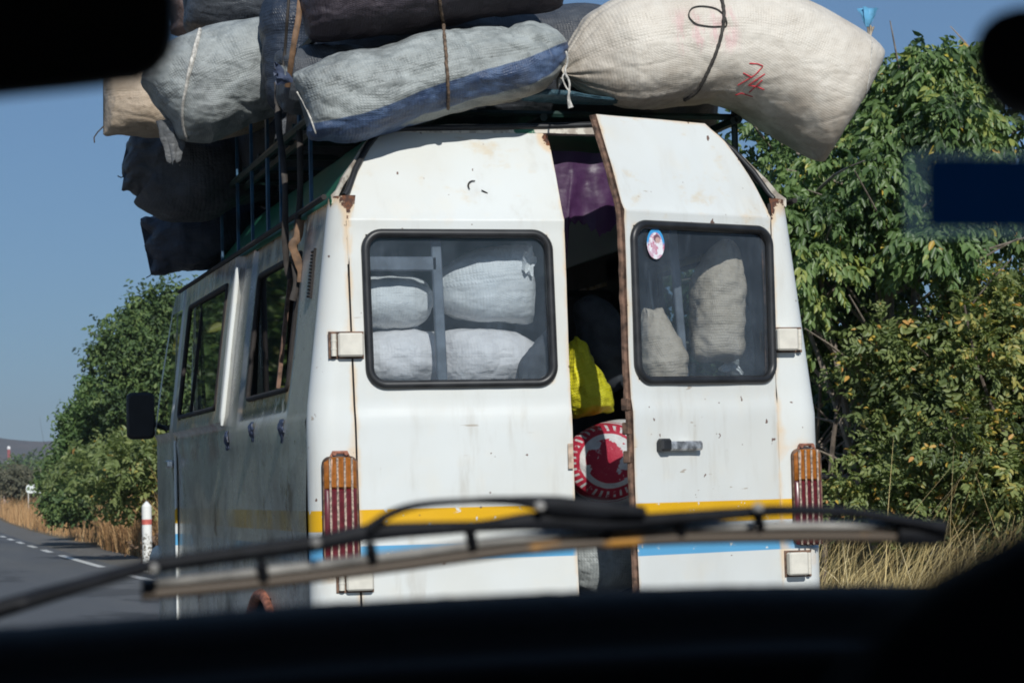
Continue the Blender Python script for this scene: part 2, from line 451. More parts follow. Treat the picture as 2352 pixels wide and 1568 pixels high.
M['sack_tan'] = cloth('tan_sack', (0.42, 0.33, 0.24), (0.55, 0.45, 0.34), (0.17, 0.11, 0.075), 0.45)
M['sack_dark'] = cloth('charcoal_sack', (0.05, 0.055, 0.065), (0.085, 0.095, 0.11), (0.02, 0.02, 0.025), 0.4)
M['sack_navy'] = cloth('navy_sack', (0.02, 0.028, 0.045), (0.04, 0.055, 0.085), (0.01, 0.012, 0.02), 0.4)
M['sack_blue'] = cloth('blue_sheet', (0.03, 0.075, 0.10), (0.06, 0.13, 0.17), (0.02, 0.04, 0.05), 0.4)
M['sack_pink'] = cloth('dusky_sack', (0.20, 0.14, 0.13), (0.30, 0.22, 0.20), (0.07, 0.05, 0.05), 0.5)
M['sack_white'] = cloth('white_woven_sack', (0.66, 0.68, 0.68), (0.78, 0.79, 0.78), (0.42, 0.42, 0.40), 0.25, weave=0.3, crump=0.4)
M['sack_white2'] = cloth('pinkish_white_sack', (0.70, 0.67, 0.66), (0.80, 0.77, 0.76), (0.5, 0.47, 0.45), 0.2, weave=0.2)
M['jute'] = cloth('jute_cloth', (0.40, 0.34, 0.26), (0.52, 0.45, 0.36), (0.20, 0.16, 0.11), 0.35)
M['purple'] = cloth('purple_cloth', (0.045, 0.015, 0.055), (0.062, 0.021, 0.073), (0.04, 0.015, 0.05), 0.15, weave=0.1, crump=0.12)
M['yellow'] = cloth('yellow_sack', (0.66, 0.60, 0.02), (0.76, 0.70, 0.04), (0.30, 0.30, 0.01), 0.25, weave=0.5, crump=0.4)
M['blackcloth'] = plain('black_cloth', (0.045, 0.05, 0.06), 0.8, var=0.4)
M['rope'] = plain('brown_rope', (0.14, 0.095, 0.065), 0.9, var=0.5, scale=80, bump=0.6)
M['twine'] = plain('pale_twine', (0.48, 0.46, 0.42), 0.9, var=0.4, scale=60)
M['darktwine'] = plain('dark_twine', (0.05, 0.045, 0.04), 0.9, var=0.4, scale=60)
M['strap'] = plain('brown_rubber_strap', (0.15, 0.085, 0.045), 0.7, var=0.5, scale=18)
M['strapdark'] = plain('dark_rubber_strap', (0.03, 0.024, 0.02), 0.7, var=0.5, scale=18)
M['redpaint'] = plain('red_marker', (0.50, 0.03, 0.045), 0.7, var=0.3, scale=60)
M['bluerag'] = cloth('blue_rag', (0.02, 0.03, 0.06), (0.07, 0.09, 0.15), (0.02, 0.02, 0.03), 0.4, weave=0.1)
M['bluetape'] = plain('blue_plastic_strip', (0.10, 0.30, 0.48), 0.35, var=0.4)

# ================================================================ THE SETTING
VX0, VX1, VY = 1.57, 3.545, 8.70           # the van: left flank, right flank, tail
VXC = (VX0 + VX1) / 2
EDGE = 4.65                                 # edge line of the road
def bend(y):                                # the road bends gently to the right far ahead
    return 1.75e-4 * max(0.0, y - 45) ** 2

k = NM('dry_ground')
c = k.ramp(k.noise(0.6, 8, 0.65), [(0.3, (0.10, 0.075, 0.05)), (0.5, (0.17, 0.13, 0.08)), (0.7, (0.24, 0.19, 0.12))])
M['ground'] = k.done(k.bsdf(c, 0.95, 0, 0.2, k.bump(k.noise(6, 6), 0.6, 0.1)))
k = NM('asphalt')
g1 = k.noise(90, 4, 0.7); g2 = k.noise(0.5, 6, 0.6, (1, 0.08, 1))
c = k.mix(k.range(g1, 0.3, 0.75), (0.075, 0.080, 0.086), (0.145, 0.150, 0.155))
c = k.mix(k.math('MULTIPLY', k.range(g2, 0.4, 0.7), 0.6), c, (0.16, 0.158, 0.15))
c = k.mix(k.math('MULTIPLY', k.range(k.noise(0.35, 5, 0.7, (1, 0.4, 1), (3, 3, 3)), 0.52, 0.58), 0.55), c, (0.045, 0.046, 0.048))
M['asphalt'] = k.done(k.bsdf(c, 0.85, 0, 0.35, k.bump(g1, 0.5, 0.01)))
k = NM('gravel_shoulder')
g1 = k.noise(40, 5, 0.7)
c = k.ramp(g1, [(0.25, (0.085, 0.082, 0.078)), (0.5, (0.16, 0.155, 0.145)), (0.8, (0.28, 0.265, 0.24))])
c = k.mix(k.math('MULTIPLY', k.range(k.noise(1.2, 6), 0.5, 0.7), 0.5), c, (0.13, 0.10, 0.07))
M['shoulder'] = k.done(k.bsdf(c, 0.95, 0, 0.2, k.bump(g1, 0.8, 0.03)))
k = NM('road_paint')
c = k.mix(k.range(k.noise(14, 6, 0.7), 0.52, 0.66), (0.66, 0.66, 0.63), (0.14, 0.14, 0.14))
M['line'] = k.done(k.bsdf(c, 0.75))

def sheet(name, x0, x1, z, mat, ys):
    V = []; 
    for y in ys:
        V += [(x0 + bend(y), y, z), (x1 + bend(y), y, z)]
    o = mk(name, V, grid_faces(len(ys), 2, flip=False), mat, smooth=False)
    return tag(o, kind='structure')
gN = 3600
V = [(x, y, 0) for y in (-600, 200, gN) for x in (-gN, 0, gN)]
tag(mk('ground', V, grid_faces(3, 3), M['ground'], smooth=False), kind='structure')
ys = list(range(-40, 60, 10)) + list(range(60, 420, 8))
sheet('road', -2.9, 5.0, 0.008, M['asphalt'], ys)
sheet('shoulder', 4.95, 6.3, 0.004, M['shoulder'], ys)
def dashes():
    mb = MB()
    def strip(x, w, ya, yb):
        n = max(2, int((yb - ya) / 2) + 1)
        P = []
        for i in range(n):
            y = lerp(ya, yb, i / (n - 1)); P += [(x - w + bend(y), y, 0.012), (x + w + bend(y), y, 0.012)]
        mb.add(P, grid_faces(n, 2))
    for ya, yb in ((-10, 6), (10, 26), (31, 45), (49.5, 60.5)): strip(EDGE, 0.085, ya, yb)
    y = 64.0
    while y < 260: strip(EDGE, 0.085, y, y + 3.2); y += 6.6
    y = -8.0
    while y < 220: strip(1.12, 0.06, y, y + 3.0); y += 13
    strip(-2.45, 0.07, -20, 200)
    return mb.build('road_marking', M['line'], smooth=False)
tag(dashes(), kind='structure')

# far plateau with scrub on its rim
def hills():
    V = []; na, nr = 150, 16
    for j in range(nr):
        t = j / (nr - 1)
        for i in range(na):
            az = R(lerp(-14, 42, i / (na - 1)))
            d = 2300 + 700 * t
            h = 70 + 9 * nz(i * 0.11, 3, 0) - (12 * sstep(0.0, 0.5, az))
            prof = sstep(0.0, 0.75, t) * (0.93 + 0.07 * t)
            z = -1 + h * prof + 3.5 * nz(i * 0.45, t * 5, 1.5) * sstep(0.02, 0.3, t)
            if j >= nr - 3: z += 2.6 * abs(nz(i * 2.7, t * 9, 4))
            V.append((d * math.sin(az), d * math.cos(az), z))
    k = NM('scrub_hillside')
    n1 = k.noise(0.05, 8, 0.7, (1, 1, 3.0)); n2 = k.noise(0.012, 6, 0.6, (1, 1, 4))
    c = k.ramp(n1, [(0.3, (0.030, 0.026, 0.020)), (0.5, (0.085, 0.062, 0.050)), (0.72, (0.15, 0.105, 0.08))])
    c = k.mix(k.range(n2, 0.45, 0.65), c, (0.055, 0.045, 0.035))
    m = k.done(k.bsdf(c, 0.95, 0, 0.1, k.bump(n1, 1.0, 6.0)))
    return mk('hills', V, grid_faces(nr, na), m, smooth=True)
tag(hills(), kind='structure')

# the dusty air between here and the plateau
mb = MB()
for_box = [(-3500, -500, -1.0), (3500, 3400, 110)]
lo, hi = Vector(for_box[0]), Vector(for_box[1])
mb.box((lo + hi) / 2, (hi - lo) / 2)
hz = mb.build('haze', NM('haze').m, smooth=False)
hk = hz.data.materials[0].node_tree
pv = hk.nodes.new('ShaderNodeVolumePrincipled')
pv.inputs['Color'].default_value = (0.93, 0.96, 1.0, 1)
pv.inputs['Density'].default_value = 0.00022
pv.inputs['Anisotropy'].default_value = 0.2
hk.links.new(pv.outputs[0], hk.nodes['Material Output'].inputs['Volume'] if 'Material Output' in hk.nodes else [n for n in hk.nodes if n.type == 'OUTPUT_MATERIAL'][0].inputs['Volume'])
tag(hz, 'thin dusty haze in the air over the road', 'haze', kind='stuff')

# ================================================================ THE VAN
van = thing('minivan', 'old white striped van with its right rear door ajar and sacks heaped on top', 'van', (VXC, VY, 0))
def inset(z): return interp(z, [0, 1.72, 2.46, 2.52], [0, 0, 0.09, 0.098])
def yr(z):                                  # tail profile, seen from the side: upright, then leaning forward
    return VY + interp(z, [0, 1.70, 1.75, 2.42, 2.435, 2.60, 2.74, 2.80], [-0.008, -0.008, 0.0, 0.0, 0.004, 0.09, 0.175, 0.225])
def rear(px, py):                           # photograph -> tail
    p = PY(px, py, VY)
    for _ in range(8): p = PY(px, py, yr(p.z))
    return p
def sidep(px, py):
    x = VX0; p = None
    for _ in range(8): p = PX(px, py, x); x = VX0 + inset(p.z)
    return p

def segs(*a):
    """breakpoints with a step each: segs(x0, n, x1, n, x2 ...)"""
    out = [a[0]]
    for i in range(1, len(a), 2):
        n, e = a[i], a[i + 1]; s0 = out[-1]
        out += [lerp(s0, e, q / n) for q in range(1, n + 1)]
    return out

# ---- flanks
RW = (9.30, 10.34, 1.835, 2.375)            # rear side window  (y0, y1, z0, z1)
MW = (11.00, 12.34, 1.825, 2.395)           # middle side window
DY = 12.545                                 # rear edge of the cab door
zs = segs(0.62, 16, 1.70, 3, 1.76, 4, RW[2], 16, RW[3], 1, MW[3], 4, 2.50)
def arch(y, z):                             # rear wheel opening
    return math.hypot((y - 9.86), (z - 0.56)) < 0.47
def flank(side):
    """side -1: left flank (x small), +1: right flank"""
    ys = segs(8.785, 16, RW[0], 26, RW[1], 14, 10.79, 1, 10.83, 6, MW[0], 30, MW[1], 8, DY)
    V = []; wear = []
    for z in zs:
        for y in ys:
            out = 0.0
            if z > 1.73: out += 0.032 * sstep(10.79, 10.83, y) * sstep(1.73, 1.765, z)
            if z > 1.73 and 9.22 < y < 10.5: out -= 0.012 * sstep(1.73, 1.76, z)
            dent = 0.016 * nz(y * 1.1, z * 1.7, 5 + side) + 0.003 * nz(y * 2.4, z * 3.4, 9 + side)
            lowfac = 1.0 if z < 1.7 else 0.35
            out += dent * lowfac
            if abs(z - 1.70) < 0.01: out += 0.006
            x = (VX0 + inset(z) - out) if side < 0 else (VX1 - inset(z) + out)
            V.append((x, y, z))
            w = max(0, 1 - abs(z - 1.8) / 0.05) * (0.55 if RW[0] - 0.1 < y < RW[1] + 0.2 else 0.3)
            for (a, b, c_, d) in (RW, MW):
                dy = max(a - y, 0, y - b); dz = max(c_ - z, 0, z - d)
                w = max(w, 0.75 * max(0, 1 - math.hypot(dy, dz) / 0.10))
            w = max(w, 0.7 * max(0, 1 - (2.5 - z) / 0.14), 0.6 * max(0, 1 - (DY - y) / 0.05))
            wear.append(w)
    nc = len(ys)
    def hole(i, j):
        y = (ys[j] + ys[j + 1]) / 2; z = (zs[i] + zs[i + 1]) / 2
        for (a, b, c_, d) in (RW, MW):
            if a < y < b and c_ < z < d: return True
        return arch(y, z)
    return V, grid_faces(len(zs), nc, hole, flip=(side > 0)), wear
# ---- tail corners: from the door seam round to the flank
def seam_l(z):
    return interp(z, SLz, SLx)
SL = [rear(*p) for p in [(830, 1390), (818, 1000), (800, 600), (797, 512), (797, 445), (815, 392), (840, 342), (862, 312), (900, 303)]]
SL.sort(key=lambda p: p.z); SLz = [p.z for p in SL]; SLx = [p.x for p in SL]
HX = 3.362                                   # hinge line of the right rear door
def corner(side):
    V = []; wear = []
    zc = segs(0.62, 30, 2.52)
    ncol = 16
    for z in zc:
        ins = inset(z)
        if side < 0: xe = VX0 + ins; xs = interp(z, SLz, SLx) - 0.004
        else: xe = VX1 - ins; xs = HX + 0.006
        sg = -1 if side < 0 else 1
        r = 0.085
        y0 = yr(min(z, 2.42))
        pts = [(xs, y0), (lerp(xs, xe - sg * r, 0.5), y0)]
        for q in range(ncol - 3):
            a = R(90 * q / (ncol - 4))
            pts.append((xe - sg * r + sg * r * math.sin(a), y0 + r - r * math.cos(a)))
        pts.append((xe, 8.787 if side < 0 else 8.787))
        for (x, y) in pts:
            V.append((x, y, z))
            w = 0.62 * max(0, 1 - abs(x - xs) / 0.035) + 0.9 * max(0, 1 - (2.52 - z) / 0.09)
            if side > 0: w = max(w, 0.95 * max(0, 1 - (2.52 - z) / 0.12))
            # around the lamp and hinges the paint has gone
            for zz, rr in ((1.59, 0.07), (1.16, 0.10), (1.99, 0.07)): w = max(w, 0.66 * max(0, 1 - abs(z - zz) / rr) * (1 if y < y0 + 0.02 else 0))
            wear.append(w)
    return V, grid_faces(len(zc), len(pts), flip=(side < 0)), wear
BV, BF, BM, BW = [], [], [], []
def addb(v, f, w, mi):
    n = len(BV); BV.extend(v); BF.extend([tuple(i + n for i in q) for q in f]); BM.extend([mi] * len(f)); BW.extend(w)
for s in (-1, 1):
    v, f, w = flank(s); addb(v, f, w, 1)
    v, f, w = corner(s); addb(v, f, w, 0)
# right cab flank and nose (the nose faces away), the floor, the bulkhead behind the bumper line
def plate(quad, mi, n=6):
    P = [Vector(q) for q in quad]; v = []
    for i in range(n + 1):
        for j in range(n + 1):
            v.append(lerp(lerp(P[0], P[1], j / n), lerp(P[3], P[2], j / n), i / n))
    addb([tuple(p) for p in v], grid_faces(n + 1, n + 1), [0.1] * len(v), mi)
yf = lambda z: interp(z, [0.6, 1.2, 1.55, 1.76, 2.1, 2.43, 2.52], [13.62, 13.62, 13.53, 13.36, 13.28, 13.10, 12.95])
zl = [0.62, 1.2, 1.55, 1.76]
for a, b in zip(zl, zl[1:]):
    plate([(VX1 - inset(a), DY, a), (VX1 - inset(a), yf(a), a), (VX1 - inset(b), yf(b), b), (VX1 - inset(b), DY, b)], 1)
    plate([(VX1 - 0.1, yf(a) + 0.06, a), (VX0 + 0.1, yf(a) + 0.06, a), (VX0 + 0.1, yf(b) + 0.06, b), (VX1 - 0.1, yf(b) + 0.06, b)], 1)
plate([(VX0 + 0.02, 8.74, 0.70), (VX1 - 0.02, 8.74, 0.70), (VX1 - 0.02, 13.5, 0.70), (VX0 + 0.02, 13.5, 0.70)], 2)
# sill under the doors and the head of the door frame
plate([(1.75, 8.70, 0.62), (HX, 8.70, 0.62), (HX, 8.70, 0.78), (1.75, 8.70, 0.78)], 0)
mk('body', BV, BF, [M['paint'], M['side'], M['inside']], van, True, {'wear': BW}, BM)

rb_ = MB()
rb_.tube([(VX0 + inset(z) - 0.020, 10.815 + 0.004 * nz(z * 4, 2, 1), z) for z in segs(1.745, 3, 1.80, 12, 2.45)], [0.006, 0.009, 0.012] + [0.013] * 13, 10)
rb_.build('pillar_rib', M['paint'], van)
rb_ = MB()
rb_.tube([(VX0 - 0.010, DY + 0.010, z) for z in segs(0.75, 30, 1.72)], [0.0075 + 0.002 * nz(i * 0.9, 4, 4) for i in range(31)], 8)
rb_.build('door_edge', M['paint'], van)
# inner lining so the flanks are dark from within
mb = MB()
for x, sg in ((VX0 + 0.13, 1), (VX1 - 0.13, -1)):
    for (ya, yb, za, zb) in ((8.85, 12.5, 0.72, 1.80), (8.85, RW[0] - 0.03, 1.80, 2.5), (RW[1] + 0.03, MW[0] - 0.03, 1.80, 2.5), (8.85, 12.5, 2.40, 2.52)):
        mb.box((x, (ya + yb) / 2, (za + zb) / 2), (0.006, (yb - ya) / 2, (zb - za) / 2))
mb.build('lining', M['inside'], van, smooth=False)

# ---- cab door, left
def cab_door():
    n = 16
    zs_ = segs(0.62, 14, 1.70, 2, 1.765, 12, 2.40, 4, 2.50)
    V = []; wear = []
    for z in zs_:
        for j in range(n + 1):
            y = lerp(DY + 0.012, yf(z) - 0.02, j / n)
            out = 0.012 + (0.02 if z > 1.74 else 0.0) + 0.006 * nz(y * 3, z * 1.5, 2)
            edge = sstep(0.0, 0.05, (y - DY))
            V.append((VX0 + inset(z) - out * (0.3 + 0.7 * edge) + 0.05 * sstep(0.6, 1.2, y - DY) ** 2, y, z)); wear.append(0.72 * max(0, 1 - j / 1.2))
    def hole(i, j):
        z = (zs_[i] + zs_[i + 1]) / 2
        return 1.765 < z < 2.40 and 2 <= j < n - 2
    o = mk('front_door', V, grid_faces(len(zs_), n + 1, hole), M['side'], van, True, {'wear': wear})
    P = []
    for z in segs(1.765, 4, 2.40):
        for j in (2, n - 2): P.append((VX0 + inset(2.4) - 0.02 + (inset(z) - inset(2.4)) * 0.4, lerp(DY + 0.012, yf(z) - 0.02, j / n), z))
    mk('window', P, grid_faces(5, 2), M['sideglass'], o, False)
    hb = MB(); q = sidep(404, 1065)
    hb.box((VX0 - 0.035, DY + 0.07, q.z), (0.016, 0.06, 0.02), bev=0.008)
    hb.build('handle', M['chrome'], o)
    return o
cab_door()
# ---- roof: painted green, high, with the gutter along both sides
def roof():
    half = [(VX0 + 0.098, 2.525)] + [(interp(z, SLz, SLx) - lerp(0.045, 0.02, sstep(2.55, 2.7, z)), z) for z in (2.55, 2.60, 2.65, 2.70, 2.74)]
    xt = half[-1][0]
    half += [(xt + 0.05, 2.785), (xt + 0.13, 2.808), (2.25, 2.82), (VXC, 2.825)]
    prof = half + [(2 * VXC - x, z) for x, z in half[-2::-1]]
    pp = []
    for (a, b) in zip(prof, prof[1:]):
        for q in range(3): pp.append((lerp(a[0], b[0], q / 3), lerp(a[1], b[1], q / 3)))
    pp.append(prof[-1])
    ys_ = segs(0.0, 6, 0.18, 24, 3.6, 6, 4.25)
    V = []; wear = []
    for t in ys_:
        for (x, z) in pp:
            y0 = yr(z) - 0.012
            drop = 0.30 * sstep(3.5, 4.3, t) * max(0, (z - 2.5)) / 0.3
            V.append((x, y0 + t * (1 - 0.06 * (z - 2.5)), z - drop + 0.006 * nz(x * 4, t * 3, 1)))
            wear.append(max(0, 1 - t / 0.10) * sstep(2.49, 2.56, z) * (1 - 0.75 * math.exp(-((x - 2.46) / 0.06) ** 4)))
    v, f, mi = shell(V, grid_faces(len(ys_), len(pp)), Vector((0, 0, -0.034)))
    mi = [0] * len(mi)
    r_ = mk('roof', v, f, [M['roof'], M['rubber']], van, True, {'wear': wear + wear}, mi)
    g = MB()
    for sg in (-1, 1):
        x = VXC + sg * (VXC - VX0 - 0.085)
        g.tube([(x + sg * 0.015, 8.72 + t * 0.35, 2.515 + 0.004 * nz(t, 1, sg)) for t in range(13)], 0.011, 6)
    g.build('gutter', M['seam'], r_)
    # black beading over the tail doors
    b = MB()
    pts = [rear(*p) for p in [(790, 450), (797, 440), (815, 389), (842, 338), (865, 309), (890, 299), (930, 296), (1100, 294), (1250, 291), (1360, 287)]]
    pts += [Vector((2 * VXC - p.x, p.y, p.z)) for p in pts[::-1] if 2 * VXC - p.x > pts[-1].x + 0.05]
    b.tube([p + Vector((0, -0.010, 0)) for p in pts], 0.012, 8)
    b.build('beading', M['rubber'], r_)
    return r_
roof()

# ---- windows in the flanks
def side_window(box, side, slide=False):
    y0, y1, z0, z1 = box
    xo = (lambda z: VX0 + inset(z)) if side < 0 else (lambda z: VX1 - inset(z))
    off = -0.032 * side if y0 > 10.8 else 0.0
    sx = lambda z, d: xo(z) + side * (0.030 if y0 > 10.8 else -0.010) - side * d
    fr = MB()
    loop = [(sx(v, 0.0), u, v) for u, v in rrect(y0 + 0.006, y1 - 0.006, z0 + 0.006, z1 - 0.006, 0.035, 5)]
    fr.tube(loop, 0.012, 8, closed=True)
    f = fr.build('window_frame', M['seam'], van)
    ux = lambda z, d: sx(z1, d) + (sx(z, d) - sx(z1, d)) * 0.45
    P = [(ux(z, 0.006), y, z) for z in (z0, (z0 + z1) / 2, z1) for y in ((y0, lerp(y0, y1, 0.72)) if not slide else (lerp(y0, y1, 0.30), y1))]
    mk('pane', P, grid_faces(3, 2, flip=(side > 0)), M['sideglass'], f, False)
    P = [(ux(z, 0.018), y, z) for z in (z0, (z0 + z1) / 2, z1) for y in ((lerp(y0, y1, 0.70), y1) if not slide else (y0, lerp(y0, y1, 0.06)))]
    mk('pane', P, grid_faces(3, 2, flip=(side > 0)), M['sideglass'], f, False)
    b = MB()
    yb = lerp(y0, y1, 0.71) if not slide else lerp(y0, y1, 0.30)
    b.box((sx((z0 + z1) / 2, 0.012), yb, (z0 + z1) / 2), (0.008, 0.009, (z1 - z0) / 2 - 0.02), (Vector((1, 0, 0)), Vector((0, 1, 0)), Vector((-side * 0.13, 0, 1)).normalized()))
    b.build('mullion', M['rustedge'] if slide else M['seam'], f, smooth=False)
for s in (-1, 1):
    side_window(RW, s, True); side_window(MW, s)
# vent slats on the rear pillar
vb = MB()
p0, p1 = sidep(722, 578), sidep(712, 680)
for i in range(14):
    p = lerp(p0, p1, i / 13)
    vb.box((VX0 + inset(p.z) - 0.004, p.y, p.z), (0.006, 0.022, 0.0042), bev=0.002)
vb.tube([Vector((VX0 + inset(p0.z) - 0.002, p0.y - 0.03, p0.z + 0.01)), Vector((VX0 + inset(p1.z) - 0.002, p1.y - 0.03, p1.z - 0.01))], 0.006, 6)
vb.build('vent', M['seam'], van, smooth=False)

# ---- tail doors
WEAR_EDGE = 0.035
def door_grid(xl, xr, ztop, win, zbot=0.78, yprof=yr, edge_wear=0.60, chipped=False):
    """door skin between xl(z) and xr(z); WIN = (s0, s1, z0, z1) the window opening"""
    s0, s1, z0, z1 = win
    ss = segs(0.0, 3, 0.03, 5, s0, 24, s1, 5, 0.97, 3, 1.0)
    zz = segs(zbot, 36, 1.70, 3, 1.75, 3, z0, 24, z1, 2, 2.425, 2, 2.44, 16, ztop)
    V = []; wear = []
    for z in zz:
        a, b = xl(z), xr(z)
        for s in ss:
            x = lerp(a, b, s)
            dent = 0.008 * nz(x * 2.6, z * 2.2, 4) + 0.003 * nz(x * 6, z * 5, 3) + 0.0012 * nz(x * 13, z * 13, 7)
            crease = -0.007 * max(0, 1 - abs(z - 2.432) / 0.02)
            V.append(Vector((x, yprof(z) - dent + crease, z)))
            d = min(abs(x - a), abs(x - b), abs(ztop - z))
            w = edge_wear * max(0, 1 - d / WEAR_EDGE)
            dw = math.hypot(max(lerp(a, b, s0) - x, 0, x - lerp(a, b, s1)), max(z0 - z, 0, z - z1))
            w = max(w, 0.50 * max(0, 1 - dw / 0.05))
            w = max(w, 0.32 * max(0, 1 - abs(z - 1.71) / 0.03), 0.40 * max(0, 1 - abs(z - 2.43) / 0.03))
            if chipped: w = max(w, 1.35 * max(0, 1 - math.hypot((b - x) / 0.085, (ztop - 0.03 - z) / 0.11)))
            w = max(w, 0.5 * max(0, 1 - (z - zbot) / 0.12))
            wear.append(w)
    nc = len(ss)
    F = grid_faces(len(zz), nc, lambda i, j: s0 < (ss[j] + ss[j + 1]) / 2 < s1 and z0 < (zz[i] + zz[i + 1]) / 2 < z1)
    return V, F, wear
def window_parts(door, fmap, u0, u1, v0, v1, r, glassmat, yoff):
    """gasket and pane in a door; fmap(u, v, d) -> world point d in front of the skin"""
    g = MB(); P = rrect(u0, u1, v0, v1, r, 9)
    g.tube([fmap(u, v, 0.004) for u, v in P], 0.0165, 10, closed=True)
    gk = g.build('window_gasket', M['rubber'], door)
    C = [fmap((u0 + u1) / 2, (v0 + v1) / 2, -0.008)] + [fmap(u, v, -0.008) for u, v in P]
    n = len(P)
    mk('window', C, [(0, 1 + i, 1 + (i + 1) % n) for i in range(n)], glassmat, door, False)
    return gk

# left tail door
ZT = rear(1000, 302).z
LR = [rear(*p) for p in [(1262, 330), (1281, 430), (1295, 515), (1310, 900), (1330, 1360)]]
LR.sort(key=lambda p: p.z); LRz = [p.z for p in LR]; LRx = [p.x for p in LR]
lxl = lambda z: interp(z, SLz, SLx) + 0.004
lxr = lambda z: interp(z, LRz, LRx)
wl0, wl1 = rear(842, 538), rear(1272, 884)
gl_out = (rear(836, 700).x + 0.012, rear(1271, 700).x - 0.010, rear(1060, 889).z + 0.012, rear(1050, 529).z - 0.012)   # gasket centre line
s_of = lambda x, z: (x - lxl(z)) / (lxr(z) - lxl(z))
winL = (s_of(gl_out[0] + 0.004, 2.1), s_of(gl_out[1] - 0.004, 2.1), gl_out[2] + 0.004, gl_out[3] - 0.004)
v, f, w = door_grid(lxl, lxr, ZT, winL, chipped=True)
V2, F2, MI2 = shell(v, f, Vector((0, 0.035, 0)))
door_l = mk('rear_door', V2, F2, [M['paint'], M['rustedge']], van, True, {'wear': w + [0.0] * len(w)}, MI2)
dx = lambda z: lerp(lxl(z), lxr(z), 0.5) - lerp(lxl(2.1), lxr(2.1), 0.5)
window_parts(door_l, lambda u, v_, d: Vector((u + dx(v_), yr(v_) - d, v_)), *gl_out, 0.062, M['rearglass'], 0)
# dark circle where a lamp once sat on the upper panel, and a stained scrape
p = rear(1088, 428); p2 = rear(1112, 437); q = MB()
arc = [Vector((p.x + 0.022 * math.cos(R(a)), yr(p.z + 0.022 * math.sin(R(a))) - 0.006, p.z + 0.022 * math.sin(R(a)))) for a in range(70, 215, 12)]
q.tube(arc, [0.001 + 0.005 * math.sin(math.pi * i / (len(arc) - 1)) for i in range(len(arc))], 6, flat=0.002)
arc = [p2 + Vector((0.006 * (i - 2), -0.006, -0.003 * i)) for i in range(5)]
q.tube(arc, [0.001, 0.004, 0.006, 0.004, 0.001], 6, flat=0.002)
q.build('hole', M['seam'], door_l)
pa, pb_ = rear(1303, 1018), rear(1316, 1076)
q = MB(); q.box(((pa.x + pb_.x) / 2, VY - 0.015, (pa.z + pb_.z) / 2), (abs(pb_.x - pa.x) / 2, 0.002, abs(pa.z - pb_.z) / 2), bev=0.0008)
q.build('tape_patch', plain('tan_tape', (0.45, 0.34, 0.26), 0.7, var=0.3, scale=40), door_l, smooth=False)
# right tail door, swung open about its hinge
TH, SAG, DW, DZ = R(25), 0.016, 0.745, 0.015          # swung open, sagging on its hinges
HP = Vector((HX + 0.008, VY, 0))
def swing(p):                                # closed position -> open position
    d = Vector(p) - HP
    z = d.z + SAG * d.x + DZ; d.x *= 1 + SAG * (d.z - 1.5) / DW
    return Vector((HP.x + d.x * math.cos(TH) - d.y * math.sin(TH), HP.y + d.x * math.sin(TH) + d.y * math.cos(TH), z))
DN = Vector((math.sin(TH), -math.cos(TH), 0)); DT = Vector((math.cos(TH), math.sin(TH), 0))
def on_door(px, py, d=0.0):                  # photograph -> swung door's plane (below the crease)
    r_ = ray(px, py); o = HP + DN * d
    t = (o - CP).dot(DN) / r_.dot(DN); return CP + r_ * t
def unswing(p):
    d = p - HP
    dx_ = d.x * math.cos(TH) + d.y * math.sin(TH); z = p.z - DZ - SAG * dx_
    return Vector((HP.x + dx_ / (1 + SAG * (z - 1.5) / DW), HP.y - d.x * math.sin(TH) + d.y * math.cos(TH), z))
rxr = lambda z: interp(z, [0, 2.46, 2.56, 2.66, 2.73, 2.76, 2.79], [HX, HX, HX - 0.035, HX - 0.082, HX - 0.125, HX - 0.155, HX - 0.20])
rxl = lambda z: HX - DW
yr2 = lambda z: VY + interp(z, [0, 1.70, 1.75, 2.42, 2.435, 2.60, 2.80], [-0.008, -0.008, 0.0, 0.0, 0.004, 0.055, 0.13])
a_ = unswing(on_door(1453, 700)); b_ = unswing(on_door(1776, 700))
zt_ = unswing(on_door(1600, 514)).z; zb_ = unswing(on_door(1630, 879)).z
gr_out = (a_.x + 0.012, b_.x - 0.016, zb_ + 0.010, zt_ - 0.012)
s_r = lambda x: (x - rxl(2.1)) / DW
winR = (s_r(gr_out[0] + 0.004), s_r(gr_out[1] - 0.004), gr_out[2] + 0.004, gr_out[3] - 0.004)
v, f, w = door_grid(rxl, rxr, ZT + 0.005, winR, yprof=yr2)
v2, f2, mi2 = shell(v, f, Vector((0, 0.038, 0)))
door_r = mk('rear_door', [swing(p) for p in v2], f2, [M['paint'], M['rustedge']], van, True, {'wear': w + [0.0] * len(w)}, mi2)
door_r['label'] = 'right rear door swung ajar, oval sticker in its window'
window_parts(door_r, lambda u, v_, d: swing(Vector((u, yr2(v_) - d, v_))), *gr_out, 0.062, M['rearglass'], 0)
# frayed weather strip down the open edge
ws = MB()
zz = segs(0.8, 60, ZT - 0.02)
ws.tube([swing(Vector((HX - DW - 0.002 + 0.003 * nz(z * 9, 1, 1), yr2(z) + 0.022 + 0.004 * nz(z * 14, 3, 1), z))) for z in zz], [0.011 + 0.003 * nz(z * 22, 5, 5) for z in zz], 7)
ws.build('weather_strip', M['rustedge'], door_r)
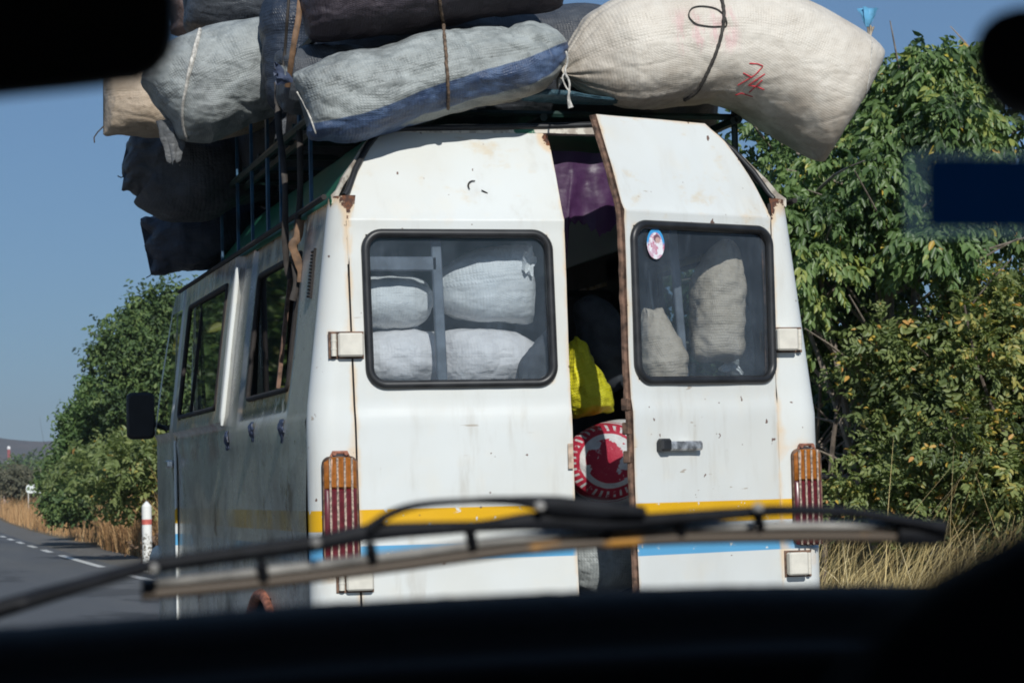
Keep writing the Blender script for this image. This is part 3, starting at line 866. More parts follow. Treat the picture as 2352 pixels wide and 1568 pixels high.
# oval sticker inside the pane
st = on_door(1506, 560, 0.004)
k = NM('oval_sticker')
o_ = k.xyz(); c0 = st - Vector((VXC, VY, 0))
lx = k.math('SUBTRACT', o_[0], c0.x); lz = k.math('SUBTRACT', o_[2], c0.z)
n1 = k.noise(34, 4, 0.6); n2 = k.noise(60, 3, 0.6, None, (2, 2, 2))
c = k.mix(k.range(n1, 0.46, 0.58), (0.80, 0.80, 0.84), (0.62, 0.42, 0.52))
c = k.mix(k.range(n2, 0.55, 0.63), c, (0.55, 0.16, 0.26))
rr = k.math('SQRT', k.math('ADD', k.math('POWER', k.math('DIVIDE', lx, 0.040), 2), k.math('POWER', k.math('DIVIDE', lz, 0.054), 2)))
rim = k.math('MULTIPLY', k.range(rr, 0.72, 0.82), k.range(lz, -0.01, 0.012))
c = k.mix(rim, c, (0.05, 0.33, 0.68))
# two heads, one bent over a smaller one
for (hx, hz_, hr, hc) in ((0.006, 0.020, 0.015, (0.18, 0.09, 0.12)), (0.010, 0.014, 0.011, (0.55, 0.36, 0.34)), (-0.006, -0.010, 0.010, (0.60, 0.34, 0.42))):
    dd = k.math('SQRT', k.math('ADD', k.math('POWER', k.math('SUBTRACT', lx, hx), 2), k.math('POWER', k.math('SUBTRACT', lz, hz_), 2)))
    c = k.mix(k.range(dd, hr + 0.002, hr - 0.002), c, hc)
M['sticker'] = k.done(k.bsdf(c, 0.4))
P = [st] + [st + DT * 0.044 * math.cos(R(a)) + Vector((0, 0, 0.056 * math.sin(R(a)))) for a in range(0, 360, 10)]
mk('sticker', P, [(0, 1 + i, 1 + (i + 1) % 36) for i in range(36)], M['sticker'], door_r, False)
# chipped chrome pull handle in its recess
h0, h1 = on_door(1503, 1022, 0.0), on_door(1598, 1026, 0.0)
hb = MB(); L = (h1 - h0).length
hb.box((h0 + h1) / 2 + DN * 0.028, (L / 2, 0.016, 0.017), (DT, DN, Vector((0, 0, 1))), bev=0.007)
hb.box(h0 + DT * 0.022 + DN * 0.030, (0.026, 0.018, 0.023), (DT, DN, Vector((0, 0, 1))), bev=0.008, mi=1)
hb.box(h1 - DT * 0.010 + DN * 0.012, (0.010, 0.014, 0.013), (DT, DN, Vector((0, 0, 1))), bev=0.005)
hn = hb.build('handle', [M['chrome'], M['rubber']], door_r)
rb = MB(); c1 = on_door(1550, 1004, 0.002)
rb.tube([c1 + DT * 0.030 * math.cos(R(a)) + Vector((0, 0, 0.012 * math.sin(R(a)) - 0.006)) for a in range(10, 171, 16)], 0.004, 6)
rb.build('handle_recess', M['seam'], hn)
for py in (930, 985, 1050):                  # lock claws on the bare edge
    lk = MB(); q_ = swing(Vector((HX - DW - 0.004, VY + 0.02, on_door(1475, py).z)))
    lk.box(q_, (0.012, 0.018, 0.022), (DT, DN, Vector((0, 0, 1))), bev=0.003)
    lk.build('lock', M['rustedge'], door_r)
# ---- seams beside the doors
sm = MB()
pts = [Vector((interp(z, SLz, SLx), yr(z) + 0.004, z)) for z in segs(0.78, 30, 2.48)]
sm.tube(pts, 0.0042, 6)
sm.build('door_seam', M['seam'], van)
sm = MB()
sm.tube([Vector((HX + 0.002, yr(min(z, 2.42)) + 0.006, z)) for z in segs(0.78, 10, 2.50)], 0.008, 6)
sm.build('door_seam', M['seam'], van)
# ---- hinges
def hinge(pa, pb, outer, d=0.030):
    a, b = rear(*pa), rear(*pb)
    c_ = (a + b) / 2; hx, hz_ = abs(b.x - a.x) / 2, abs(a.z - b.z) / 2
    m = MB()
    y = yr(c_.z)
    m.box((c_.x + (-outer) * hx * 0.22, y - d / 2 - 0.004, c_.z), (hx * 0.78, d / 2, hz_), bev=0.006)
    h_ = m.build('hinge', M['hinge'], van)
    m = MB()
    xk = c_.x + outer * hx * 0.80
    m.tube([(xk, y - d * 0.5, c_.z - hz_ * 0.95), (xk, y - d * 0.5, c_.z + hz_ * 0.95)], hx * 0.17, 10)
    for t in (-0.35, 0.35): m.tube([(xk, y - d * 0.5, c_.z + hz_ * t - 0.003), (xk, y - d * 0.5, c_.z + hz_ * t + 0.003)], hx * 0.19, 10)
    m.build('hinge_pin', M['hinge'], h_)
    m = MB()
    m.box((c_.x, y - 0.002, c_.z), (hx + 0.006, 0.003, hz_ + 0.007), bev=0.001)
    m.build('backing_plate', M['rustedge'], h_)
hinge((757, 766), (832, 819), -1); hinge((775, 1302), (855, 1354), -1)
hinge((1776, 756), (1838, 805), 1, 0.045); hinge((1804, 1268), (1860, 1318), 1, 0.045)
# ---- tail lamps
def lamp(px0, px1, py0, py1, py_split, sidefac):
    a, b = rear(px0, py0), rear(px1, py1)
    x0, x1, z1, z0 = a.x, b.x, a.z, b.z
    zs_ = rear((px0 + px1) / 2, py_split).z
    y = VY - 0.012; d = 0.028
    t = MB()
    out = []
    for (u, v_) in rrect(x0, x1, z0, z1, 0.03, 5): out.append((u, v_))
    n = len(out)
    P = [(u, y + 0.004, v_) for u, v_ in out] + [(u, y - 0.016, v_) for u, v_ in out]
    F = [(i, (i + 1) % n, n + (i + 1) % n, n + i) for i in range(n)] + [tuple(range(n, 2 * n))]
    t.add(P, F)
    lampo = t.build('tail_lamp', M['rustedge'], van, smooth=False)
    def lens(za, zb, nm, mat):
        g = MB(); nn = 24; P = []
        for zc in (za, za + 0.006, zb - 0.006, zb):
            for i in range(nn + 1):
                s = i / nn; x = lerp(x0 + 0.005, x1 - 0.005, s)
                bulge = 0.012 * (1 - (2 * s - 1) ** 6) + 0.002 * math.cos(s * 2 * math.pi * 4.5)
                if zc in (za, zb): bulge *= 0.3
                zq = zc
                if zc > z1 - 0.02: zq = zc - 0.018 * max(0, abs(2 * s - 1) - 0.55) / 0.45
                P.append((x, y - 0.017 - bulge, zq))
        g.add(P, grid_faces(4, nn + 1))
        g.build(nm, mat, lampo)
    lens(zs_ + 0.001, z1 - 0.004, 'amber_lens', M['amber'])
    lens(z0 + 0.004, zs_ - 0.001, 'red_lens', M['redlens'])
    for i in range(4):
        g = MB(); x = lerp(x0, x1, 0.19 + 0.205 * i)
        g.tube([(x + 0.001 * nz(zq * 60, i, 1), y - 0.032, zq) for zq in segs(z0 + 0.004, 30, z1 - 0.006)], [0.0042 + 0.0012 * nz(q * 1.7, i, 3) for q in range(31)], 6)
        g.build('rib', M['rib'], lampo)
    g = MB()
    xc = (x0 + x1) / 2
    g.tube([(xc - 0.032, y - 0.012, z1 - 0.002), (xc - 0.026, y - 0.014, z1 + 0.014), (xc + 0.026, y - 0.014, z1 + 0.014), (xc + 0.032, y - 0.012, z1 - 0.002)], 0.006, 6)
    for s in (-1, 1): g.tube([(xc + s * 0.022, y - 0.024, z1 + 0.010), (xc + s * 0.022, y - 0.002, z1 + 0.010)], 0.008, 8)
    g.build('lamp_bracket', M['rim'], lampo)
lamp(738, 824, 1048, 1290, 1122, 1)
lamp(1815, 1888, 1030, 1250, 1103, 1)
# ---- bars behind the rear panes (seat guards)
gb = MB()
a, b, c = rear(840, 607), rear(1003, 607), rear(1018, 880)
yb = 0.05
A = PY(846, 607, VY + yb); B = PY(1002, 605, VY + yb); C_ = PY(1016, 884, VY + yb)
gb.box((A + B) / 2 + Vector((-0.04, 0, 0)), ((B - A).length / 2 + 0.04, 0.012, 0.026), (Vector((1, 0, 0)), Vector((0, 1, 0)), Vector((0, 0, 1))), bev=0.004)
B2 = B + Vector((0.0, 0, 0.026)); ax = (C_ - B2).normalized()
gb.box((B2 + C_) / 2, ((C_ - B2).length / 2 + 0.1, 0.012, 0.019), (ax, Vector((0, 1, 0)), ax.cross(Vector((0, 1, 0)))), bev=0.004)
gb.build('window_guard', M['bar'], van)
gb = MB()
A = PY(1545, 540, 8.83); C_ = PY(1572, 870, 8.83); ax = (C_ - A).normalized()
gb.box((A + C_) / 2, ((C_ - A).length / 2 + 0.1, 0.012, 0.016), (ax, Vector((0, 1, 0)), ax.cross(Vector((0, 1, 0)))), bev=0.004)
gb.build('window_guard', M['bar'], van)
# ---- wheels, wing mirror, head lamp pod
def wheel(x, y, sg):
    w_ = MB(); r0 = 0.36; n = 40
    prof = [(0.10, 0.20), (0.105, 0.30), (0.085, 0.35), (0.0, 0.36), (-0.085, 0.35), (-0.105, 0.30)]
    P = []; 
    for (dx_, rr_) in prof:
        for i in range(n):
            a = 2 * math.pi * i / n; P.append((x + sg * dx_, y + rr_ * math.cos(a), 0.37 + rr_ * math.sin(a)))
    F = [(j * n + i, j * n + (i + 1) % n, (j + 1) * n + (i + 1) % n, (j + 1) * n + i) for j in range(len(prof) - 1) for i in range(n)]
    w_.add(P, F)
    o = w_.build('wheel', M['tyre'], van)
    r_ = MB(); P = []
    for (dx_, rr_) in ((0.10, 0.215), (0.06, 0.19), (0.05, 0.09), (0.09, 0.07), (0.09, 0.0)):
        for i in range(n):
            a = 2 * math.pi * i / n; P.append((x + sg * dx_, y + rr_ * math.cos(a), 0.37 + rr_ * math.sin(a)))
    r_.add(P, [(j * n + i, j * n + (i + 1) % n, (j + 1) * n + (i + 1) % n, (j + 1) * n + i) for j in range(4) for i in range(n)])
    r_.build('rim', M['rim'], o)
for y in (9.86, 12.95):
    wheel(VX0 + 0.16, y, -1); wheel(VX1 - 0.16, y, 1)
al = MB()                                    # rusty lip round the wheel opening
al.tube([(VX0 - 0.006, 9.86 + 0.475 * math.cos(R(a)), 0.56 + 0.475 * math.sin(R(a))) for a in range(0, 181, 10)], 0.022, 8, flat=None)
al.build('wheel_arch_lip', M['rim'], van)
mr = MB()
a, b = PY(290, 902, 13.35), PY(354, 1008, 13.35)
cx, cz = (a.x + b.x) / 2, (a.z + b.z) / 2; hx, hz_ = abs(b.x - a.x) / 2, abs(a.z - b.z) / 2
out = rrect(-hx, hx, -hz_, hz_, 0.03, 5); n = len(out)
P = []
for (yy, s) in ((13.30, 0.88), (13.31, 1.0), (13.36, 1.0), (13.40, 0.8)):
    P += [(cx + u * s, yy, cz + v_ * s) for u, v_ in out]
F = [tuple(range(n))] + [(j * n + i, j * n + (i + 1) % n, (j + 1) * n + (i + 1) % n, (j + 1) * n + i) for j in range(3) for i in range(n)] + [tuple(range(3 * n, 4 * n))[::-1]]
mr.add(P, F)
mr.tube([(cx + hx * 0.7, 13.36, cz - hz_ * 0.3), (VX0 + 0.03, 13.30, cz - hz_ * 0.55), (VX0 + 0.06, 13.3, cz - hz_ * 0.8)], 0.014, 8)
mr.build('wing_mirror', M['mirrorback'], van)
hl = MB()
q = PX(358, 1265, VX0 - 0.02)
n = 14; P = []
for j in range(7):
    a = R(-80 + 160 * j / 6)
    for i in range(n):
        t = 2 * math.pi * i / n
        P.append((VX0 + 0.05 - 0.10 * math.cos(a) * (0.5 + 0.5 * math.cos(t)) , 13.45 + 0.10 * math.sin(a), 1.08 + 0.09 * math.cos(a) * math.sin(t)))
hl.add(P, [(j * n + i, j * n + (i + 1) % n, (j + 1) * n + (i + 1) % n, (j + 1) * n + i) for j in range(6) for i in range(n)])
hl.build('fender_lamp', M['hinge'], van)
# ---- roof rack: base rails on the roof, a barred side with blue uprights
rk = MB()
for x in (1.74, 2.15, 2.56, 2.97, 3.34): rk.tube([(x, 9.0, 2.865), (x, 12.6, 2.865)], 0.016, 6)
for y in np.linspace(9.05, 12.5, 9): rk.tube([(1.66, y, 2.885), (3.38, y, 2.885)], 0.014, 6)
for z in (2.87, 3.16):
    rk.tube([(1.672, 8.95, z), (1.672, 12.6, z)], 0.017, 6); rk.tube([(3.36, 9.0, z), (3.36, 12.6, z)], 0.017, 6)
for y in (9.05, 10.4, 12.3): rk.tube([(3.36, y, 2.55), (3.36, y, 3.16)], 0.013, 6)
rack = rk.build('roof_rack', M['bardark'], van)
for px, py in ((715, 440), (690, 400), (645, 400), (578, 400), (612, 260), (545, 400), (508, 430)):
    p = PX(px, py, 1.672)
    b = MB(); wdt = 0.018 if px in (612, 690, 577) else 0.011
    b.box((1.672, p.y, 2.84), (0.006, wdt, 0.32), (Vector((1, 0, 0)), Vector((0, 1, 0)), Vector((0, 0.06 * nz(px * 0.31, 1, 2), 1)).normalized()))
    b.build('upright', M['barblue'], rack, smooth=False)
# dark boards and cloths behind the bars (inside of the load, always in shade)

# ================================================================ SACKS
def sack(name, label, spine, hh, hd, up, mat, ends=('flat', 'flat'), amp=0.012, seed=0.0, na=120, nr=80, pw=2.4, group=None, cat='sack', pinch=(), crease=1.0, gather=0.0):
    sp = spline(spine, na)
    V = []; uu = []; vv = []; cu_ = []; cv_ = []
    th = np.linspace(0, 1, len(hh)); td = np.linspace(0, 1, len(hd))
    Ltot = sum((sp[i + 1] - sp[i]).length for i in range(na - 1))
    upv = Vector(up).normalized()
    rows = []
    for i in range(na):
        t = i / (na - 1)
        T = (sp[min(i + 1, na - 1)] - sp[max(i - 1, 0)]).normalized()
        U = (upv - T * upv.dot(T)).normalized(); D = T.cross(U)
        h = interp(t, th, hh); d = interp(t, td, hd)
        for e, kind in ((t * Ltot, ends[0]), ((1 - t) * Ltot, ends[1])):
            if kind == 'flat':
                q = min(1.0, e / (0.30 * max(h, d) * 2)); fd = math.sqrt(max(0, 1 - (1 - q) ** 2))
                d *= max(0.02, fd); h *= 0.90 + 0.10 * math.sqrt(max(0, 1 - (1 - min(1, e / (0.35 * h))) ** 2))
            elif kind == 'round':
                q = min(1.0, e / (1.2 * max(h, d))); fr = math.sqrt(max(0, 1 - (1 - q) ** 2.2))
                d *= max(0.02, fr); h *= max(0.02, fr)
            elif kind == 'tied':
                q = min(1.0, e / (1.5 * h)); fr = 0.10 + 0.90 * math.sin(q * math.pi / 2) ** 0.8
                d *= fr; h *= fr
        for (tp, dep, wd) in pinch:
            g = 1 - dep * math.exp(-((t - tp) / wd) ** 2); d *= g; h *= g
        row = []
        e = min(t, 1 - t) * Ltot
        for j in range(nr):
            a = 2 * math.pi * j / nr
            ca, sa = math.cos(a), math.sin(a)
            x = math.copysign(abs(ca) ** (2 / pw), ca); y = math.copysign(abs(sa) ** (2 / pw), sa)
            p = sp[i] + D * d * x + U * h * y
            if e < 0.3: p = p + T * (1.1 * amp * nz(y * 2.2 + seed, seed * 0.7, 3.3) * math.exp(-e / 0.10))
            dr = (D * x * d + U * y * h); 
            dr = dr.normalized() if dr.length > 1e-6 else U
            n_ = amp * (1.7 * nz(p.x * 3.1 + seed, p.y * 3.1, p.z * 3.1) + 0.55 * nz(p.x * 6 + seed, p.y * 6, p.z * 9) + 0.10 * nz(p.x * 21, p.y * 21 + seed, p.z * 21))
            n_ += amp * 0.9 * nz(a * 3.5 + seed, t * 2.0, seed) * math.exp(-e / 0.10)
            for (tp, dep, wd) in pinch: n_ += amp * 0.8 * nz(a * 7, seed, tp * 9) * math.exp(-((t - tp) / (wd * 2)) ** 2)
            q_ = Vector((p.x * 1.5 + seed, p.y * 1.5, p.z * 2.6))
            g1 = max(0.0, 1 - abs(noise.noise(q_ * 2.3)) * 7.0); g2 = max(0.0, 1 - abs(noise.noise(q_ * 5.2 + Vector((3, 1, seed)))) * 6.0)
            msk = 0.35 + 0.65 * max(0.0, nz(p.x * 2 + seed, p.y * 2, p.z * 2 + 4))
            n_ -= crease * msk * (0.011 * g1 + 0.006 * g2)
            n_ += crease * 0.006 * nz(a * 4.0 + seed, t * 9.0, 2.2)
            if gather: n_ -= gather * max(0.0, math.sin(a * 13 + 2.5 * nz(a, seed, 1))) ** 2 * math.exp(-(t * Ltot) / 0.13)
            p = p + dr * n_ * min(1.0, d / 0.03)
            row.append(p); uu.append(t); vv.append(y); cu_.append(t * Ltot); cv_.append(a * 0.5 * (h + d))
        rows.append(row); V += row
    F = [(i * nr + j, i * nr + (j + 1) % nr, (i + 1) * nr + (j + 1) % nr, (i + 1) * nr + j) for i in range(na - 1) for j in range(nr)]
    F.append(tuple(range(nr))[::-1]); F.append(tuple((na - 1) * nr + j for j in range(nr)))
    c = sum((p for p in sp), Vector()) / na
    root = thing(name, label, cat, (c.x, c.y, min(p.z for p in V)), group)
    o = mk('cloth_body', V, F, mat, root, True, {'u': uu, 'v': vv, 'cu': cu_, 'cv': cv_})
    bvh = BVHTree.FromPolygons([tuple(p) for p in V], F)
    root_rows = rows
    return root, bvh, rows
def hit(bvh, px, py, off=0.004):
    d = ray(px, py).normalized()
    r_ = bvh.ray_cast(CP, d)
    if r_[0] is None: return None
    n = r_[1]
    if n.dot(d) > 0: n = -n
    return r_[0] + n * off
def trace(bvh, pts, off=0.004, n=None, fallback=None, straight=False):
    """a polyline laid on a sack's surface"""
    out = []
    m = n or 40
    P = spline([Vector((x, y, 0)) for x, y in pts], m)
    if straight:
        tt = [i / (m - 1) * (len(pts) - 1) for i in range(m)]
        P = [Vector((np.interp(q, range(len(pts)), [a[0] for a in pts]), np.interp(q, range(len(pts)), [a[1] for a in pts]), 0)) for q in tt]
    for p in P:
        h = hit(bvh, p.x, p.y, off)
        if h is None and fallback is not None: h = PY(p.x, p.y, fallback)
        if h is not None: out.append(h)
    return out

ON = 'sacks lashed on the roof'
# rear row ---------------------------------------------------------------
yG = 8.80
g_root, g_bvh, g_rows = sack('sack', 'long dirty grey sack with a blue band hanging over the rear roof edge',
    [PY(698, 248, yG), PY(860, 212, yG), PY(1040, 165, yG), PY(1180, 142, yG), PY(1296, 105, yG)],
    [0.125, 0.165, 0.155, 0.160, 0.150, 0.145, 0.085], [0.15, 0.19, 0.19, 0.19, 0.16], (0.12, 0, 1), M['sack_grey'], ('flat', 'tied'), 0.013, 1.3, 180, 110, crease=1.5, pinch=((0.56, 0.05, 0.035),), group=ON)
# seam up the left end of that sack and its tied ear
sm = MB(); sm.tube(trace(g_bvh, [(672, 195), (692, 225), (713, 268), (726, 306)], 0.002, 16), 0.0032, 6); sm.build('seam', M['twine'], g_root)
def ear(root, base, dirv, up, ln, wd, mat, seed, name='ear', taper=False):
    """gathered end of a sack: a fan of creased cloth"""
    dirv = Vector(dirv).normalized(); upv = Vector(up).normalized(); side = dirv.cross(upv)
    P = []; nu, nv = 9, 22
    for i in range(nu):
        t = i / (nu - 1); r_ = wd * ((1 - 0.62 * t) if taper else (0.22 + 0.78 * t ** 0.8))
        for j in range(nv):
            a = 2 * math.pi * j / nv
            rr_ = r_ * (1 + 0.35 * math.sin(a * 5 + seed) * t + 0.3 * nz(a * 2, t * 3, seed))
            jag = ln * (t + 0.18 * t * nz(math.cos(a) * 2.2, math.sin(a) * 2.2, seed * 3))
            P.append(Vector(base) + dirv * jag + side * rr_ * math.cos(a) * 0.6 + upv * rr_ * math.sin(a))
    F = [(i * nv + j, i * nv + (j + 1) % nv, (i + 1) * nv + (j + 1) % nv, (i + 1) * nv + j) for i in range(nu - 1) for j in range(nv)]
    return mk(name, P, F, mat, root)
ear(g_root, PY(672, 185, yG), (-0.75, -0.1, 0.35), (0, 0, 1), 0.07, 0.035, M['bluerag'], 2.0)
e2 = ear(g_root, PY(655, 190, yG), (-0.1, -0.1, 1), (0, 1, 0), 0.06, 0.02, M['sack_left'], 4.0)
# plum sack lying on it ---------------------------------------------------
yP = 8.93
p_root, p_bvh, _ = sack('sack', 'dark plum sack lying across the top of the grey and blue one',
    [PY(690, 0, yP), PY(900, -38, yP), PY(1100, -60, yP), PY(1285, -62, yP)],
    [0.15, 0.185, 0.18, 0.17, 0.13], [0.19, 0.24, 0.24, 0.2], (0.05, 0, 1), M['sack_purple'], ('flat', 'flat'), 0.013, 5.1, 160, 90, crease=1.3, group=ON)
# big beige sack ----------------------------------------------------------
yB = 8.90
b_root, b_bvh, b_rows = sack('sack', 'fat beige sack marked with red numbers, drooping past the right roof edge',
    [PY(1292, 166, yB), PY(1420, 128, yB), PY(1600, 106, yB), PY(1740, 120, yB), PY(1862, 182, yB), PY(1958, 244, yB)],
    [0.09, 0.215, 0.226, 0.230, 0.240, 0.252, 0.262, 0.268], [0.10, 0.22, 0.25, 0.26, 0.26, 0.24], (0.30, 0, 1), M['sack_beige'], ('tied', 'flat'), 0.009, 8.8, 200, 120, crease=0.7, gather=0.020, pinch=((0.44, 0.035, 0.03),), group=ON)
ear(b_root, PY(1992, 62, yB), (0.12, 0, 1), (1, 0, 0), 0.075, 0.034, M['bluetape'], 1.0)
ear(b_root, PY(1996, 96, yB), (0.15, 0, 1), (0, 1, 0), 0.06, 0.018, M['jute'], 6.0)
ear(b_root, PY(1303, 165, yB), (-1, -0.4, -0.05), (0, 0, 1), 0.05, 0.05, M['sack_beige'], 3.0)
def stroke(bvh, root, lines, mat, rad, name='number'):
    m = MB()
    for L in lines:
        P = trace(bvh, L, 0.001, 22, None, True)
        if len(P) > 2: m.tube(P, [rad * (0.65 + 0.5 * abs(nz(i * 0.6, L[0][0], 1))) for i in range(len(P))], 6)
    return m.build(name, mat, root)
for nm, LL in (('digit', [[(1721, 146), (1740, 147), (1753, 152), (1735, 172), (1695, 196)], [(1707, 168), (1727, 178)]]),
               ('digit', [[(1757, 170), (1719, 196), (1738, 199), (1755, 206)], [(1751, 184), (1721, 212)]]),
               ('underline', [[(1689, 218), (1703, 214), (1716, 218), (1729, 222)]])):
    stroke(b_bvh, b_root, LL, M['redpaint'], 0.0032, nm)
# end seam of the beige sack
sm = MB(); sm.tube(trace(b_bvh, [(2003, 92), (1993, 190), (1965, 290), (1915, 392)], 0.002, 30), 0.003, 6); sm.build('seam', M['twine'], b_root)
# flattened blue sheet wedged under it
sack('sack', 'flat blue sack squeezed under the beige one on the roof edge', [PY(1200, 222, 8.85), PY(1250, 220, 8.85), PY(1300, 224, 8.85), PY(1420, 236, 8.9)], [0.012, 0.022, 0.020, 0.006], [0.05, 0.10, 0.10, 0.05], (0, 0, 1), M['sack_blue'], ('flat', 'flat'), 0.008, 3.3, group=ON)
# left overhang -----------------------------------------------------------
yl = 10.05
l_root, l_bvh, _ = sack('sack', 'upright grey sack with a pale end seam sticking out over the left side',
    [PY(374, 255, yl), PY(440, 212, yl), PY(540, 165, yl), PY(660, 145, yl), PY(800, 140, yl)],
    [0.15, 0.225, 0.225, 0.205, 0.20, 0.20], [0.16, 0.25, 0.28, 0.28, 0.26], (-0.22, 0, 1), M['sack_left'], ('flat', 'round'), 0.016, 12.0, 160, 100, crease=1.3, group=ON)
sm = MB(); sm.tube(trace(l_bvh, [(462, 62), (445, 130), (430, 190), (420, 250), (424, 300), (432, 318)], 0.005, 30), [0.006 + 0.005 * math.exp(-((i - 5) / 5) ** 2) for i in range(30)][:len(trace(l_bvh, [(462, 62), (445, 130), (430, 190), (420, 250), (424, 300), (432, 318)], 0.005, 30))], 6); sm.build('seam', M['twine'], l_root)
ear(l_root, PY(394, 278, yl + 0.02), (0.06, 0, -1), (1, 0, 0), 0.17, 0.060, M['sack_tail'], 2.5, taper=True)
t_root, t_bvh, _ = sack('sack', 'tan sack with a sharp lower corner, below the inside mirror on the left',
    [PY(238, 240, 10.9), PY(310, 240, 10.9), PY(420, 240, 10.9), PY(640, 240, 10.9)], [0.15, 0.15, 0.16, 0.17], [0.12, 0.22, 0.24, 0.24], (0.34, 0, 1), M['sack_tan'], ('flat', 'round'), 0.016, 15.0, 70, 48, group=ON)
tw = MB(); a = PY(224, 304, 10.9); tw.tube([PY(238, 290, 10.9), a, PY(216, 316, 10.9), PY(217, 328, 10.9)], 0.0035, 6); tw.build('twine', M['darktwine'], t_root)
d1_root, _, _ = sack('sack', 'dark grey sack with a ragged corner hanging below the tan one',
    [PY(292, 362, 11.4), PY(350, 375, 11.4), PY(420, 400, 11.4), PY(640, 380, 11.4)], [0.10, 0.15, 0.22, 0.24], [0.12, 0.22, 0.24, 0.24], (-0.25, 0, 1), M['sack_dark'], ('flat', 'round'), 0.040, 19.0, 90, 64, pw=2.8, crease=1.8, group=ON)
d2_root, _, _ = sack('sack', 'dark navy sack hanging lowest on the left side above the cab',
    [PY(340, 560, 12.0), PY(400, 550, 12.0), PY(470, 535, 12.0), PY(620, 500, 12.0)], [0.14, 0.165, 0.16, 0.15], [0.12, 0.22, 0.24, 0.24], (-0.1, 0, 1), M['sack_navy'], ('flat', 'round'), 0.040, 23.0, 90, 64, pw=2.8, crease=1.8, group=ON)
for rt, P in ((d1_root, [(285, 405), (278, 408), (270, 404)]), (d2_root, [(352, 620), (346, 632), (336, 638)])):
    tw = MB(); tw.tube([PY(x, y, 11.4 if rt is d1_root else 12.0) for x, y in P], 0.003, 6); tw.build('twine', M['darktwine'], rt)
# body of the heap --------------------------------------------------------
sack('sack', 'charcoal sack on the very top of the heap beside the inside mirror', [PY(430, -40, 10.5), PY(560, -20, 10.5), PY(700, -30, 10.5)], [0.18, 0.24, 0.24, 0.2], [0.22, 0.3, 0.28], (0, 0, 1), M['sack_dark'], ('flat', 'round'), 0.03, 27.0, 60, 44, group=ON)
sack('sack', 'dusky pink sack peeping out behind the mirror at the top left', [PY(385, 10, 11.0), PY(450, 5, 11.0), PY(560, 0, 11.0)], [0.12, 0.16, 0.16], [0.16, 0.2, 0.2], (0, 0, 1), M['sack_pink'], ('flat', 'round'), 0.02, 30.0, 60, 44, group=ON)
sack('sack', 'navy sack shaped to stand in for the shadow on the grey seamed one', [PY(650, 255, 9.72), PY(662, 180, 9.72), PY(665, 90, 9.72), PY(660, -40, 9.72)], [0.07, 0.115, 0.12, 0.12], [0.10, 0.15, 0.15, 0.15], (1, 0, 0), M['sack_navy'], ('round', 'round'), 0.022, 33.0, 60, 44, group=ON)  # added dark sack whose outline follows the shadow edge on the grey one
sack('sack', 'small charcoal sack folded under the left end of the blue banded one', [PY(640, 190, 9.15), PY(720, 180, 9.15), PY(860, 150, 9.15)], [0.10, 0.13, 0.13], [0.14, 0.18, 0.16], (0, 0, 1), M['sack_dark'], ('flat', 'round'), 0.02, 36.0, 60, 44, group=ON)
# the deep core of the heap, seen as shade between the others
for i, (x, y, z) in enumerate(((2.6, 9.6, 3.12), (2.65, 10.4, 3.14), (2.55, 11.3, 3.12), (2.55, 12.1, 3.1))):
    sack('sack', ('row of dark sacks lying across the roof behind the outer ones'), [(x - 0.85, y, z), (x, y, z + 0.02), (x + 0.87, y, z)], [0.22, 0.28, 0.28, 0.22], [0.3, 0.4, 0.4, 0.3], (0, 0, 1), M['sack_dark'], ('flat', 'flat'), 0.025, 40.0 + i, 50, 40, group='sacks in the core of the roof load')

# ---- lashings
def rope_on(bvh, pts, rad, mat, label, extra=(), n=40, off=0.006):
    m = MB(); P = trace(bvh, pts, off, n)
    m.tube(P, [rad * (1 + 0.14 * math.sin(i * 2.4)) for i in range(len(P))], 7)
    for (q, r2) in extra: m.tube(q, r2, 6)
    o = m.build('rope', mat, origin=P[0]); tag(o, label, 'rope'); return o
P0 = trace(p_bvh, [(1004, -60), (1010, 10), (1018, 50)], 0.006, 20)
P1 = trace(g_bvh, [(1020, 80), (1024, 130), (1028, 190), (1028, 248)], 0.006, 30)
m = MB(); m.tube(P0 + P1, [0.0062 * (1 + 0.16 * math.sin(i * 2.4)) for i in range(len(P0 + P1))], 7)
tag(m.build('rope', M['rope'], origin=P1[0]), 'brown rope tied down over the plum sack and the blue banded sack', 'rope')
P = trace(b_bvh, [(1655, -8), (1662, 40), (1648, 110), (1622, 170), (1600, 208), (1570, 228)], 0.006, 50)
m = MB(); m.tube(P, [0.0068 * (1 + 0.16 * math.sin(i * 2.4)) for i in range(len(P))], 7)
LP = trace(b_bvh, [(1655, 62), (1630, 62), (1600, 56), (1582, 40), (1588, 22), (1612, 16), (1645, 22), (1664, 40), (1668, 58), (1655, 66)], 0.005, 50)
m.tube(LP, 0.0028, 6)
tag(m.build('rope', M['darktwine'], origin=P[0]), 'dark rope with a loose loop round the beige sack', 'rope')
m = MB()
P = [PY(x, y, 8.62) for x, y in [(1300, 118), (1304, 140), (1298, 165), (1308, 190), (1306, 225), (1311, 248)]]
m.tube(spline(P, 24), [0.004 if i < 18 else 0.004 + 0.0012 * (i - 17) for i in range(24)], 6)
m.tube(spline([PY(x, y, 8.62) for x, y in [(1300, 165), (1292, 178), (1300, 200), (1310, 212)]], 16), 0.003, 6)
tag(m.build('twine', M['twine'], origin=P[0]), 'pale twine dangling between the grey and the beige sack', 'twine')
